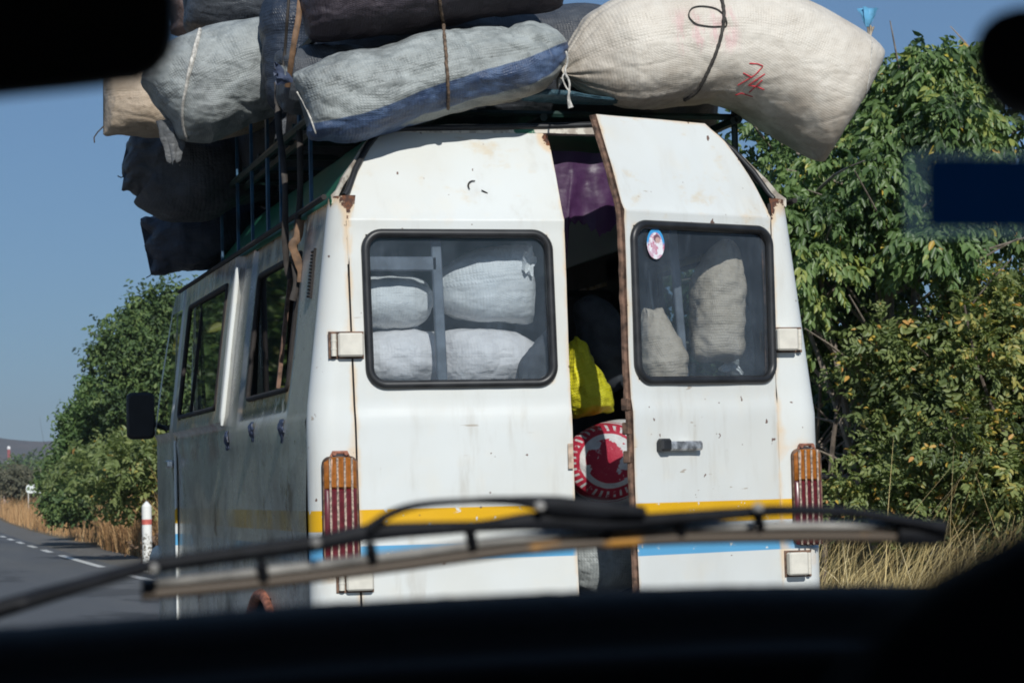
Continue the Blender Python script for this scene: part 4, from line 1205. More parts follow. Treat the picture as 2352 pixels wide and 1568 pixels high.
def strap(pts, yq, w, mat, label, up=(0, 1, 0)):
    m = MB(); q = spline([PY(x, y, yq if not hasattr(yq, '__len__') else yq[i]) for i, (x, y) in enumerate(pts)], 40)
    m.tube(q, [w * (1 + 0.25 * nz(i * 0.22, yq if not hasattr(yq, '__len__') else yq[0], 2)) for i in range(40)], 8, up=Vector(up), flat=0.004)
    tag(m.build('strap', mat, origin=q[-1]), label, 'strap')
strap([(690, -10), (686, 40), (676, 95), (668, 150), (660, 200)], [8.95, 8.93, 8.92, 8.95, 9.0], 0.011, M['strap'], 'tan rubber strap pulled tight beside the grey sacks')
strap([(664, -10), (660, 40), (655, 110), (650, 160)], [9.0, 9.0, 9.05, 9.05], 0.006, M['strapdark'], 'thin dark strap beside the tan rubber strap')
strap([(638, 190), (640, 290), (648, 350), (655, 430), (655, 520), (658, 600), (668, 640)], [9.55, 9.5, 9.45, 9.4, 9.4, 9.42, 9.42], 0.014, M['strapdark'], 'long dark rubber strap hanging down past the gutter')
strap([(690, 505), (684, 545), (672, 562), (680, 588), (692, 620), (693, 648)], [9.22] * 6, 0.017, M['strap'], 'brown rubber strap end dangling at the rear side window')
strap([(688, 300), (690, 400), (688, 470), (682, 520), (676, 580), (680, 650), (672, 690)], [9.25] * 7, 0.013, M['strapdark'], 'dark rubber strap behind the dangling brown one')
for px, py in ((525, 1005), (583, 985), (652, 980)):
    p = sidep(px, py); P = []; nu, nv = 15, 18
    for i in range(nv):
        t = i / (nv - 1)
        for j in range(nu):
            u = j / (nu - 1) * 2 - 1
            P.append(Vector((p.x - 0.004 - 0.014 * math.sin(math.pi * min(1, t * 1.2 + 0.05)) * (1 - 0.5 * u * u) - 0.014 * abs(nz(u * 3.2 + px, t * 2.2, 1)),
                             p.y + u * (0.008 + 0.035 * math.sin(math.pi * (0.15 + 0.72 * t))) + 0.02 * nz(t * 4, u * 2, px * 0.1), p.z + 0.03 - 0.095 * t * (0.75 + 0.5 * abs(nz(u * 2.7, px * 0.3, 5))))))
    v, f, mi = shell(P, grid_faces(nv, nu), Vector((0.004, 0, 0)))
    tag(mk('rag', v, f, [M['bluerag'], M['bluerag']], None, True, None, mi, origin=p), 'blue rag stuffed into a hole in the grimy left flank', 'rag', 'rags stuffed in the van side')

# ---- what the van carries inside
yi = 8.97
INS = 'sacks loaded inside the van'
sack('sack', 'white woven sack at the upper left behind the left rear window', [PY(760, 690, yi), PY(850, 690, yi), PY(930, 690, yi), PY(990, 692, yi)], [0.10, 0.108, 0.105, 0.10], [0.12, 0.16, 0.16, 0.14], (0, 0, 1), M['sack_white'], ('round', 'round'), 0.010, 51.0, 60, 44, group=INS)
w_root, _, _ = sack('sack', 'bulging white woven sack with a knotted corner behind the left rear window', [PY(1000, 672, yi), PY(1080, 664, yi), PY(1160, 655, yi), PY(1222, 655, yi)], [0.115, 0.14, 0.155, 0.155], [0.13, 0.17, 0.17, 0.15], (0.08, 0, 1), M['sack_white'], ('round', 'flat'), 0.011, 54.0, 60, 44, group=INS, pw=3.0)
ear(w_root, PY(1196, 610, yi - 0.13), (0.5, -0.8, 0.25), (0, 0, 1), 0.05, 0.05, M['sack_white'], 5.0)
sack('sack', 'pale sack at the lower left behind the left rear window, left of the upright bar', [PY(770, 830, 9.0), PY(850, 830, 9.0), PY(940, 828, 9.0), PY(1008, 830, 9.0)], [0.105, 0.118, 0.118, 0.105], [0.14, 0.19, 0.19, 0.14], (0, 0, 1), M['sack_white2'], ('round', 'flat'), 0.008, 57.0, 70, 44, group=INS)
sack('sack', 'pale sack at the lower right behind the left rear window, right of the upright bar', [PY(1010, 828, 9.0), PY(1090, 828, 9.0), PY(1180, 830, 9.0), PY(1258, 840, 9.0)], [0.108, 0.118, 0.112, 0.085], [0.14, 0.19, 0.19, 0.14], (0, 0, 1), M['sack_white2'], ('flat', 'round'), 0.008, 58.0, 70, 44, group=INS)
sack('bag', 'black cloth bundle in the lower right corner of the left rear window', [PY(1285, 740, 8.80), PY(1262, 800, 8.80), PY(1235, 850, 8.80), PY(1225, 900, 8.80)], [0.02, 0.06, 0.07, 0.05], [0.02, 0.04, 0.05, 0.04], (1, 0, 0.3), M['blackcloth'], ('round', 'round'), 0.01, 60.0, 50, 36, cat='bag')
sack('sack', 'bright yellow sack standing in the gap between the rear doors', [PY(1356, 950, 9.14), PY(1352, 920, 9.14), PY(1335, 860, 9.14), PY(1320, 775, 9.14)], [0.085, 0.088, 0.07, 0.03], [0.12, 0.14, 0.12, 0.05], (1, 0, 0.1), M['yellow'], ('flat', 'round'), 0.016, 63.0, 90, 64, crease=1.8, group=INS)
rice_root, _, _ = sack('sack', 'white sack printed with a red round emblem in the door gap', [PY(1300, 1064, 9.08), PY(1390, 1064, 9.07), PY(1480, 1064, 9.08), PY(1560, 1064, 9.08)], [0.15, 0.175, 0.175, 0.15], [0.12, 0.17, 0.17, 0.14], (0, 0, 1), M['sack_white'], ('round', 'round'), 0.008, 66.0, 60, 48, group=INS)
k = NM('printed_rice_sack')
o_ = k.xyz(); cc = PY(1398, 1062, 8.9) - Vector((0, 0, 0))
cps = PY(1390, 1150, 9.05)
n1 = k.noise(22, 5, 0.65)
ec = PY(1404, 1058, 8.92) - root_loc(rice_root)
lx = k.math('SUBTRACT', o_[0], ec.x); lz = k.math('SUBTRACT', o_[2], ec.z)
rr = k.math('SQRT', k.math('ADD', k.math('POWER', lx, 2), k.math('POWER', lz, 2)))
rr = k.math('ADD', rr, k.math('MULTIPLY', k.math('SUBTRACT', n1, 0.5), 0.006))
ring = k.math('MAXIMUM', k.band(rr, 0.105, 0.150), k.math('MULTIPLY', k.range(rr, 0.088, 0.084), k.range(k.noise(12, 3), 0.44, 0.48)))
ring = k.math('MAXIMUM', ring, k.band(rr, 0.155, 0.158))
# block letters round the ring, left unprinted
an = k.math('ARCTAN2', lz, lx)
let = k.math('MULTIPLY', k.band(rr, 0.116, 0.139), k.range(k.math('SINE', k.math('MULTIPLY', an, 34)), 0.25, 0.5))
let = k.math('MULTIPLY', let, k.range(n1, 0.40, 0.5))
ring = k.math('MULTIPLY', ring, k.math('SUBTRACT', 1.0, let))
ring = k.math('MULTIPLY', ring, k.range(k.noise(45, 4), 0.27, 0.36))
c = k.mix(ring, k.mix(k.range(n1, 0.35, 0.7), (0.74, 0.72, 0.70), (0.58, 0.56, 0.55)), (0.48, 0.03, 0.06))
M['rice'] = RICE = k.done(k.bsdf(c, 0.6, 0, 0.3, k.bump(k.noise(14, 5), 0.5, 0.02)))
rice_root.children[0].data.materials[0] = RICE
sack('sack', 'dull grey sack low in the door gap under the printed one', [PY(1300, 1290, 9.0), PY(1380, 1290, 9.0), PY(1470, 1300, 9.0)], [0.12, 0.14, 0.13], [0.12, 0.16, 0.14], (0, 0, 1), M['sack_left'], ('round', 'round'), 0.012, 69.0, 50, 40, group=INS)
sack('bag', 'dark grey bundle above the yellow sack inside the van', [PY(1330, 690, 9.35), PY(1370, 740, 9.35), PY(1392, 820, 9.35), PY(1395, 900, 9.35)], [0.05, 0.09, 0.10, 0.08], [0.06, 0.10, 0.12, 0.1], (1, 0, 0.2), M['blackcloth'], ('round', 'round'), 0.012, 72.0, 50, 36, cat='bag')
sack('sack', 'tall wrinkled jute sack behind the right rear window', [PY(1650, 830, 8.84), PY(1648, 740, 8.84), PY(1650, 650, 8.84), PY(1672, 555, 8.84)], [0.105, 0.115, 0.105, 0.03], [0.10, 0.13, 0.12, 0.05], (1, 0, 0), M['jute'], ('flat', 'round'), 0.014, 75.0, 60, 44, group=INS)
sack('sack', 'shorter jute sack at the left of the right rear window', [PY(1528, 900, 8.84), PY(1522, 830, 8.84), PY(1510, 770, 8.84), PY(1500, 708, 8.84)], [0.08, 0.085, 0.07, 0.04], [0.08, 0.10, 0.09, 0.03], (1, 0, 0), M['jute'], ('round', 'flat'), 0.012, 78.0, 60, 40, group=INS)
sack('sack', 'silvery sack half hidden behind the tall jute one', [PY(1712, 900, 9.12), PY(1712, 800, 9.12), PY(1705, 700, 9.12)], [0.05, 0.06, 0.03], [0.06, 0.08, 0.05], (1, 0, 0), M['sack_left'], ('round', 'round'), 0.014, 81.0, 50, 36, group=INS)
sack('bag', 'crumpled white plastic bag at the bottom of the right rear window', [PY(1655, 850, 8.86), PY(1680, 840, 8.86), PY(1705, 858, 8.86)], [0.02, 0.03, 0.02], [0.02, 0.03, 0.03], (0, 0, 1), M['sack_white'], ('round', 'round'), 0.014, 84.0, 40, 30, cat='bag')
# purple cloth hung across the gap
P = []; nu, nv = 40, 30
for i in range(nv):
    for j in range(nu):
        px = lerp(1262, 1440, j / (nu - 1)); bot = 548 + 22 * math.sin(j * 0.21 + 2.0) + 22 * nz(j * 0.5, 1, 1) + (70 if j < 10 else 0) - 1.2 * j
        py = lerp(345 + 10 * (j / nu), bot, i / (nv - 1))
        p = PY(px, py, 9.06); P.append(p + Vector((0, 0.007 * math.sin(j * 0.38 + 0.05 * i) + 0.012 * nz(j * 0.16, i * 0.10, 3), 0)))
v, f, mi = shell(P, grid_faces(nv, nu, flip=True), Vector((0, 0.004, 0)))
tag(mk('curtain', v, f, [M['purple'], M['purple']], None, True, None, mi, origin=P[0]), 'purple cloth hung inside the top of the door gap', 'cloth')
# a bench back and a partition keep the hold dark
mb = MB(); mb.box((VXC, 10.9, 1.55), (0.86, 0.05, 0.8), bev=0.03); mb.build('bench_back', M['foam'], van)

# ================================================================ VEGETATION
GREEN = [(0.0, (0.020, 0.045, 0.016)), (0.35, (0.055, 0.105, 0.030)), (0.62, (0.105, 0.175, 0.045)), (0.84, (0.17, 0.235, 0.06)), (0.93, (0.46, 0.36, 0.05)), (1.0, (0.52, 0.24, 0.06))]
DEEP = [(0.0, (0.014, 0.034, 0.014)), (0.4, (0.038, 0.082, 0.026)), (0.75, (0.07, 0.13, 0.036)), (1.0, (0.12, 0.18, 0.05))]
FAR = [(0.0, (0.024, 0.045, 0.020)), (0.4, (0.062, 0.110, 0.036)), (0.75, (0.115, 0.175, 0.052)), (1.0, (0.18, 0.23, 0.075))]
M['leaf_near'] = leaf_mat('near_leaves', GREEN)
M['leaf_cool'] = leaf_mat('glossy_green_leaves', [(0.0, (0.032, 0.062, 0.024)), (0.35, (0.088, 0.148, 0.050)), (0.62, (0.142, 0.222, 0.074)), (0.86, (0.19, 0.275, 0.10)), (0.93, (0.54, 0.46, 0.07)), (1.0, (0.56, 0.33, 0.08))], 0.28, 0.42)
M['leaf_olive'] = leaf_mat('olive_leaves', [(0.0, (0.042, 0.060, 0.028)), (0.35, (0.128, 0.172, 0.062)), (0.62, (0.195, 0.242, 0.086)), (0.86, (0.26, 0.295, 0.11)), (0.92, (0.60, 0.43, 0.08)), (1.0, (0.58, 0.28, 0.10))], 0.30, 0.45)
M['twig'] = plain('pale_twig', (0.24, 0.20, 0.16), 0.9, var=0.35, scale=20, bump=0.4)
M['leaf_deep'] = leaf_mat('deep_green_leaves', DEEP)
M['leaf_far'] = leaf_mat('far_leaves', FAR, 0.2, 0.6)
M['leaf_bright'] = leaf_mat('fresh_leaves', [(0.0, (0.026, 0.055, 0.020)), (0.5, (0.075, 0.14, 0.042)), (1.0, (0.14, 0.215, 0.065))], 0.25, 0.5)
M['leaf_dry'] = leaf_mat('greyish_leaves', [(0.0, (0.05, 0.055, 0.035)), (0.5, (0.10, 0.10, 0.065)), (1.0, (0.17, 0.155, 0.10))], 0.15, 0.7)
M['bark'] = plain('bark', (0.10, 0.078, 0.06), 0.9, var=0.45, scale=20, bump=0.6)
def leaves(name, parent, C, T, N, L, Wd, tint, mat, fold=0.25):
    """n leaves as folded hexagons: centres C, axes T, normals N, lengths L, widths Wd"""
    n = len(C)
    T = T / np.linalg.norm(T, axis=1, keepdims=True)
    B = np.cross(N, T); B /= np.linalg.norm(B, axis=1, keepdims=True) + 1e-9
    N = np.cross(T, B)
    l = L[:, None]; w = Wd[:, None]
    base = C; tip = C + T * l - N * l * 0.10
    up = N * w * fold
    a1 = C + T * l * 0.30 + B * w * 0.5 + up; a2 = C + T * l * 0.66 + B * w * 0.42 + up * 0.8
    b1 = C + T * l * 0.30 - B * w * 0.5 + up; b2 = C + T * l * 0.66 - B * w * 0.42 + up * 0.8
    V = np.stack([base, a1, a2, tip, b2, b1], axis=1).reshape(-1, 3)
    i = np.arange(n) * 6
    F = np.stack([np.stack([i, i + 1, i + 2, i + 3], 1), np.stack([i, i + 3, i + 4, i + 5], 1)], 1).reshape(-1, 4)
    me = bpy.data.meshes.new(name)
    V = V - np.array(root_loc(parent))
    me.vertices.add(len(V)); me.vertices.foreach_set('co', V.astype(np.float32).ravel())
    me.loops.add(F.size); me.loops.foreach_set('vertex_index', F.astype(np.int32).ravel())
    me.polygons.add(len(F)); me.polygons.foreach_set('loop_start', (np.arange(len(F)) * 4).astype(np.int32))
    me.materials.append(mat)
    a = me.attributes.new('tint', 'FLOAT', 'FACE'); a.data.foreach_set('value', np.repeat(tint, 2).astype(np.float32))
    me.update(calc_edges=True)
    o = bpy.data.objects.new(name, me); COL.objects.link(o); o.parent = parent
    return o
def crown(parent, blobs, ncl, per, leaf, mat, seed, droop=0.5, elong=2.0, spread=2.6, surf=0.4, tint0=0.45, tspread=0.22, zmin=0.1, yellow=0.0, name='crown'):
    rng = np.random.default_rng(seed)
    bl = np.array([(*b[0], *b[1]) for b in blobs], float)
    wts = (bl[:, 3] * bl[:, 4] * bl[:, 5]) ** 0.66; wts /= wts.sum()
    idx = rng.choice(len(bl), ncl, p=wts)
    d = rng.normal(size=(ncl, 3)); d /= np.linalg.norm(d, axis=1, keepdims=True)
    rad = rng.random(ncl) ** surf
    lump = 1 + 0.22 * np.sin(d[:, 0] * 5 + idx * 2.1) * np.sin(d[:, 2] * 6 + idx) + 0.12 * rng.normal(size=ncl)
    cc = bl[idx, :3] + d * (rad * lump)[:, None] * bl[idx, 3:]
    tw = d + rng.normal(size=(ncl, 3)) * 0.6; tw /= np.linalg.norm(tw, axis=1, keepdims=True)
    ct = rng.normal(size=ncl) * tspread * 0.7
    n = ncl * per
    ci = np.repeat(np.arange(ncl), per)
    along = rng.random(n)
    C = cc[ci] + tw[ci] * ((along - 0.5) * spread * leaf * 1.3)[:, None] + rng.normal(size=(n, 3)) * leaf * spread * 0.22
    T = tw[ci] * 0.45 + rng.normal(size=(n, 3)) * 0.65; T[:, 2] -= droop
    N = rng.normal(size=(n, 3)) * 0.5 + d[ci] * 0.4; N[:, 2] += 0.6; N[:, 1] -= 0.45     # leaves turn to the light
    L = leaf * rng.uniform(0.6, 1.25, n); Wd = L / elong
    tint = np.clip(tint0 + ct[ci] + rng.normal(size=n) * tspread * 0.7, 0.02, 0.88)
    if yellow: 
        yb_ = rng.random(n) < yellow
        tint[yb_] = rng.uniform(0.88, 1.0, yb_.sum())
    keep = C[:, 2] > zmin
    return leaves(name, parent, C[keep], T[keep], N[keep], L[keep], Wd[keep], tint[keep], mat)
def sprays(parent, blobs, ntw, pairs, leaf, mat, seed, droop=0.4, elong=2.3, lump=0.30, nl=9, tint0=0.45, tspread=0.22, zmin=0.1, yellow=0.0, face=0.45, hang=0.5, name='crown', surf=0.5):
    rng = np.random.default_rng(seed)
    bl = np.array([(*b[0], *b[1]) for b in blobs], float)
    # each mass breaks into lumps with air between them
    L0 = []; Lr = []; Lt = []
    for b in bl:
        d = rng.normal(size=(nl, 3)); d /= np.linalg.norm(d, axis=1, keepdims=True)
        L0.append(b[:3] + d * (rng.random((nl, 1)) ** 0.45) * b[3:]); Lr.append(np.full(nl, lump) * rng.uniform(0.65, 1.3, nl) * (b[3:].mean() / 0.5) ** 0.5); Lt.append(rng.normal(size=nl) * tspread * 0.7)
    L0 = np.concatenate(L0); Lr = np.concatenate(Lr); Lt = np.concatenate(Lt)
    wt = Lr ** 2; wt /= wt.sum(); li = rng.choice(len(L0), ntw, p=wt)
    d = rng.normal(size=(ntw, 3)); d[:, 1] -= 0.35; d[:, 2] += 0.15; d /= np.linalg.norm(d, axis=1, keepdims=True)
    root = L0[li] + d * (rng.random((ntw, 1)) ** surf) * Lr[li][:, None]
    ax = d + rng.normal(size=(ntw, 3)) * 0.55; ax[:, 2] -= droop * 0.6; ax /= np.linalg.norm(ax, axis=1, keepdims=True)
    nrm = rng.normal(size=(ntw, 3)) * 0.4; nrm[:, 2] += 0.8; nrm[:, 1] -= face; nrm -= ax * (nrm * ax).sum(1, keepdims=True); nrm /= np.linalg.norm(nrm, axis=1, keepdims=True)
    sd_ = np.cross(nrm, ax); sz = leaf * rng.uniform(0.7, 1.3, ntw)
    C, T, N, LL, TT = [], [], [], [], []
    tt = np.clip(tint0 + Lt[li] + rng.normal(size=ntw) * tspread * 0.5, 0.02, 0.86)
    for q in range(pairs):
        f = (q + 0.4) / pairs
        for s in (-1, 1, 0):
            if s == 0 and q < pairs - 1: continue
            p = root + ax * (sz * pairs * 0.55 * f)[:, None]; p[:, 2] -= droop * 0.35 * sz * pairs * 0.5 * f * f
            t = ax * (0.55 if s else 1.0) + sd_ * s * 0.85 + rng.normal(size=(ntw, 3)) * 0.22; t[:, 2] -= hang
            C.append(p + rng.normal(size=(ntw, 3)) * leaf * 0.08); T.append(t); N.append(nrm + rng.normal(size=(ntw, 3)) * 0.35)
            LL.append(sz * rng.uniform(0.7, 1.15, ntw)); TT.append(tt + rng.normal(size=ntw) * tspread * 0.35)
    C, T, N, LL, TT = (np.concatenate(a) for a in (C, T, N, LL, TT))
    TT = np.clip(TT, 0.02, 0.88)
    if yellow:
        yb_ = rng.random(len(TT)) < yellow; TT[yb_] = rng.uniform(0.88, 1.0, yb_.sum())
    kp = C[:, 2] > zmin
    return leaves(name, parent, C[kp], T[kp], N[kp], LL[kp], (LL / elong)[kp], TT[kp], mat)
def limbs(parent, base, targets, r0, seed, name='trunk', mat=None, fork=0.35, twigs=3):
    rnd = random.Random(seed); m = MB(); base = Vector(base)
    for t in targets:
        t = Vector(t); mid = base.lerp(t, fork) + Vector((rnd.uniform(-.12, .12), rnd.uniform(-.12, .12), 0.1)) * (t - base).length * 0.5
        P = spline([base + Vector((rnd.uniform(-r0, r0), rnd.uniform(-r0, r0), -0.05)), mid, t], 14)
        m.tube([p + Vector((nz(i * .5, seed, 1), nz(i * .5, seed, 2), 0)) * r0 * 0.5 for i, p in enumerate(P)], [max(0.006, r0 * (1 - i / 13 * 0.85)) for i in range(14)], 7)
        for q in range(twigs):
            s_ = P[rnd.randint(6, 12)]; e_ = s_ + Vector((rnd.uniform(-1, 1), rnd.uniform(-1, 1), rnd.uniform(0.0, 0.9))) * (t - base).length * 0.28
            m.tube(spline([s_, s_.lerp(e_, 0.5) + Vector((0, 0, 0.05)), e_], 7), [max(0.004, r0 * 0.35 * (1 - i / 6 * 0.8)) for i in range(7)], 5)
    return m.build(name, mat or M['bark'], parent)
def plant(kind, label, cat, base, blobs, ncl, per, leaf, mat, seed, trunk=0.05, group=None, **kw):
    t = thing(kind, label, cat, base, group)
    limbs(t, base, [Vector(b[0]) + Vector((0, 0, b[1][2] * 0.2)) for b in blobs], trunk, seed, 'trunk' if kind == 'tree' else 'stem', M['twig'] if kw.get('spray') else None, twigs=9 if kw.get('spray') else 3)
    (sprays if kw.pop('spray', False) else crown)(t, blobs, ncl, per, leaf, mat, seed, **kw)
    return t
W_ = lambda px, py, y: PY(px, py, y)
def B_(px, py, y, rx, ry, rz): return (tuple(PY(px, py, y)), (rx, ry, rz))
# --- right-hand thicket, about sixteen metres off
plant('tree', 'leafy tree with drooping glossy leaves rising to the right of the van', 'tree', (7.0, 15.9, 0),
      [B_(1840, 430, 15.9, .55, .6, .55), B_(2060, 330, 15.6, .62, .6, .55), B_(2110, 225, 15.9, .40, .5, .28), B_(2060, 560, 15.5, .75, .6, .5), B_(1800, 620, 15.9, .5, .6, .5), B_(2270, 480, 15.8, .55, .6, .30), B_(2320, 150, 16.4, .30, .4, .13), B_(2215, 300, 16.2, .26, .4, .12), B_(2420, 480, 16.0, .7, .6, .6), B_(2000, 215, 16.2, .20, .3, .2), B_(2240, 140, 16.0, .26, .4, .12)],
      3900, 4, 0.070, M['leaf_cool'], 11, 0.05, spray=True, droop=0.9, hang=1.0, elong=2.2, tint0=0.50, tspread=0.28, yellow=0.015, lump=0.20, nl=8, face=0.7)
plant('tree', 'thin-stemmed young tree standing close to the right edge of the van', 'tree', (6.45, 16.6, 0),
      [B_(1850, 760, 16.6, .55, .5, .42), B_(1990, 740, 16.7, .5, .5, .4), B_(1800, 330, 17.2, .6, .6, .55), B_(1900, 640, 17, .6, .6, .5)], 1300, 4, 0.068, M['leaf_cool'], 12, 0.032, spray=True, droop=0.6, hang=0.6, tint0=0.46, yellow=0.015, lump=0.28)
plant('bush', 'dense bush with yellowing leaves at the right above the dry grass', 'bush', (7.55, 15.0, 0),
      [B_(2080, 950, 15.2, .5, .5, .45), B_(2260, 900, 14.9, .5, .5, .5), B_(2200, 1080, 14.8, .55, .5, .40), B_(2360, 1080, 14.8, .45, .5, .5), B_(2150, 780, 15.1, .45, .4, .3), B_(2330, 740, 15.1, .5, .5, .4), B_(2080, 1120, 15.3, .4, .4, .3), B_(2480, 900, 15.0, .6, .5, .8)],
      3900, 5, 0.052, M['leaf_olive'], 13, 0.03, spray=True, droop=0.3, hang=0.25, elong=2.2, tint0=0.50, tspread=0.30, yellow=0.045, lump=0.26, nl=9, zmin=0.4)
plant('bush', 'shaded dark bush low behind the stems beside the van', 'bush', (6.75, 17.6, 0),
      [B_(1930, 1000, 17.6, .6, .5, .6), B_(2040, 1080, 17.4, .6, .5, .55), B_(1900, 1150, 17.4, .4, .4, .4)], 420, 12, 0.10, M['leaf_deep'], 14, 0.03, droop=0.3, tint0=0.35, zmin=0.1)
plant('tree', 'dark tree filling the gaps behind the right-hand thicket', 'tree', (8.6, 20.5, 0),
      [((7.6, 20.5, 2.0), (1.5, .8, 1.4)), ((9.3, 20.5, 1.8), (1.4, .8, 1.3)), ((7.4, 21, 2.6), (1.0, .8, 0.7)), ((10.8, 20.5, 2.2), (1.2, .8, 1.8)), ((8.2, 20.4, 1.0), (1.8, .6, .8))], 900, 14, 0.15, M['leaf_deep'], 15, 0.08, tint0=0.34, zmin=0.05)
# --- verge behind and beyond the van
for i, (x, y, h, s_, lb) in enumerate(((8.8, 25.5, 3.6, 31, 'green bush beyond the van, first past the thicket'), (8.3, 32, 3.0, 32, 'rounded green bush half hidden by the van'), (8.8, 39, 3.8, 33, 'tall green bush hidden beyond the cab of the van'))):
    plant('bush', lb, 'bush', (x, y, 0), [((x, y, h * .55), (1.6, 2.2, h * .42)), ((x + .9, y + 1.5, h * .6), (1.4, 1.8, h * .4)), ((x + .5, y - 1.6, h * .45), (1.3, 1.6, h * .4))], 420, 12, 0.2, M['leaf_deep'], s_, 0.06, tint0=0.4)
# --- left of the picture, in front of the van
plant('bush', 'bright broad-leaved bush behind the white marker post', 'bush', (7.5, 53, 0),
      [B_(300, 1080, 54, 1.0, 1, .5), B_(240, 1110, 55, .7, .9, .42), B_(350, 1075, 54, .9, .9, .6), B_(320, 1125, 54, .8, .8, .35)], 620, 4, 0.15, M['leaf_olive'], 41, 0.03, spray=True, droop=0.2, hang=0.2, tint0=0.62, yellow=0.01, elong=2.2, lump=0.4)
plant('tree', 'big dark round-topped tree behind the cab of the van', 'tree', (10.2, 74, 0),
      [B_(400, 780, 74, 1.9, 1.8, 1.5), B_(330, 830, 73, 1.3, 1.5, 1.3), B_(480, 800, 74, 2.0, 1.8, 1.7), B_(300, 900, 73, 1.0, 1.2, 1.0), B_(390, 930, 73, 1.8, 1.6, 1.2), B_(235, 815, 73, .5, .6, .35), B_(520, 950, 74, 2.2, 1.8, 1.6), B_(350, 720, 74, .9, .9, .55)], 3800, 12, 0.17, M['leaf_far'], 42, 0.16, tint0=0.48, droop=0.3, tspread=0.25)
plant('tree', 'lighter green open-crowned tree in front of the big dark one', 'tree', (8.2, 78, 0),
      [B_(205, 965, 78, .75, 1.0, .8), B_(168, 985, 78, .45, .7, .4), B_(255, 950, 77, .8, 1, .7), B_(200, 1025, 78, .95, 1.1, .6), B_(205, 885, 78, .32, .5, .32), B_(300, 1010, 77, 1.1, 1.1, .7)], 1700, 12, 0.15, M['leaf_bright'], 43, 0.09, tint0=0.58, droop=0.3)
plant('bush', 'dark green bush at the foot of the light tree on the left', 'bush', (8.6, 68, 0),
      [B_(230, 1080, 70, 0.9, 1.2, .55), B_(170, 1105, 72, .75, 1.2, .42), B_(290, 1055, 70, 1.2, 1.2, .7), B_(135, 1125, 74, .4, 1.0, .32)], 1300, 12, 0.13, M['leaf_olive'], 44, 0.05, tint0=0.45)
plant('bush', 'low bush by the verge in front of the dark green one', 'bush', (7.4, 68, 0), [B_(140, 1165, 72, .5, 1, .35), B_(190, 1150, 68, .6, 1, .4)], 420, 12, 0.16, M['leaf_far'], 45, 0.04, tint0=0.5)
plant('bush', 'middle-distance green bush left of the light tree', 'bush', (9.2, 102, 0), [B_(150, 1085, 102, .9, 1.8, .6), B_(185, 1065, 100, 1.0, 1.8, .8), B_(112, 1105, 108, .5, 1.2, .4)], 800, 12, 0.2, M['leaf_far'], 46, 0.06, tint0=0.6)
plant('bush', 'greyish dry bush far along the verge near the white panel', 'bush', (11.5, 160, 0), [B_(60, 1112, 165, 1.6, 2.0, .9), B_(45, 1108, 190, 1.4, 2, .9)], 420, 12, 0.32, M['leaf_dry'], 47, 0.05, tint0=0.5)
plant('bush', 'farthest pale bush at the bend of the road', 'bush', (14.5, 250, 0), [B_(30, 1112, 250, 2.0, 3.0, 1.1), B_(55, 1118, 235, 1.6, 2, 1.0)], 420, 12, 0.42, M['leaf_dry'], 48, 0.06, tint0=0.45)
plant('tree', 'hazy grey-green tree line far behind the red and white mast', 'tree', (34, 560, 0), [B_(8, 1100, 560, 6, 8, 3.0), B_(40, 1098, 580, 8, 8, 3.5), B_(90, 1090, 560, 10, 8, 4.5)], 900, 10, 0.9, M['leaf_far'], 49, 0.2, tint0=0.5)
# --- far side of the road: mirrored in the side windows
for i, (x, y, h, s_, lb) in enumerate(((-6.5, 48, 10.5, 61, 'tall tree on the far side of the road mirrored in the side windows'), (-8.5, 60, 8.0, 62, 'lower tree on the far side of the road mirrored in the rear side window'), (-6.0, 74, 13.0, 63, 'tallest tree down the far side of the road'), (-9.5, 40, 6.5, 64, 'nearest low tree on the far side of the road'))):
    plant('tree', lb, 'tree', (x, y, 0), [((x, y, h * .66), (2.8, 2.6, h * .32)), ((x - 2.4, y + 2, h * .5), (2.4, 2.2, h * .34)), ((x + 1.6, y + 2.5, h * .5), (2.2, 2.2, h * .36)), ((x, y, h * .25), (3.0, 2.4, h * .25))], 1300, 11, 0.34, M['leaf_near'] if i % 2 == 0 else M['leaf_bright'], s_, 0.14, tint0=0.5)

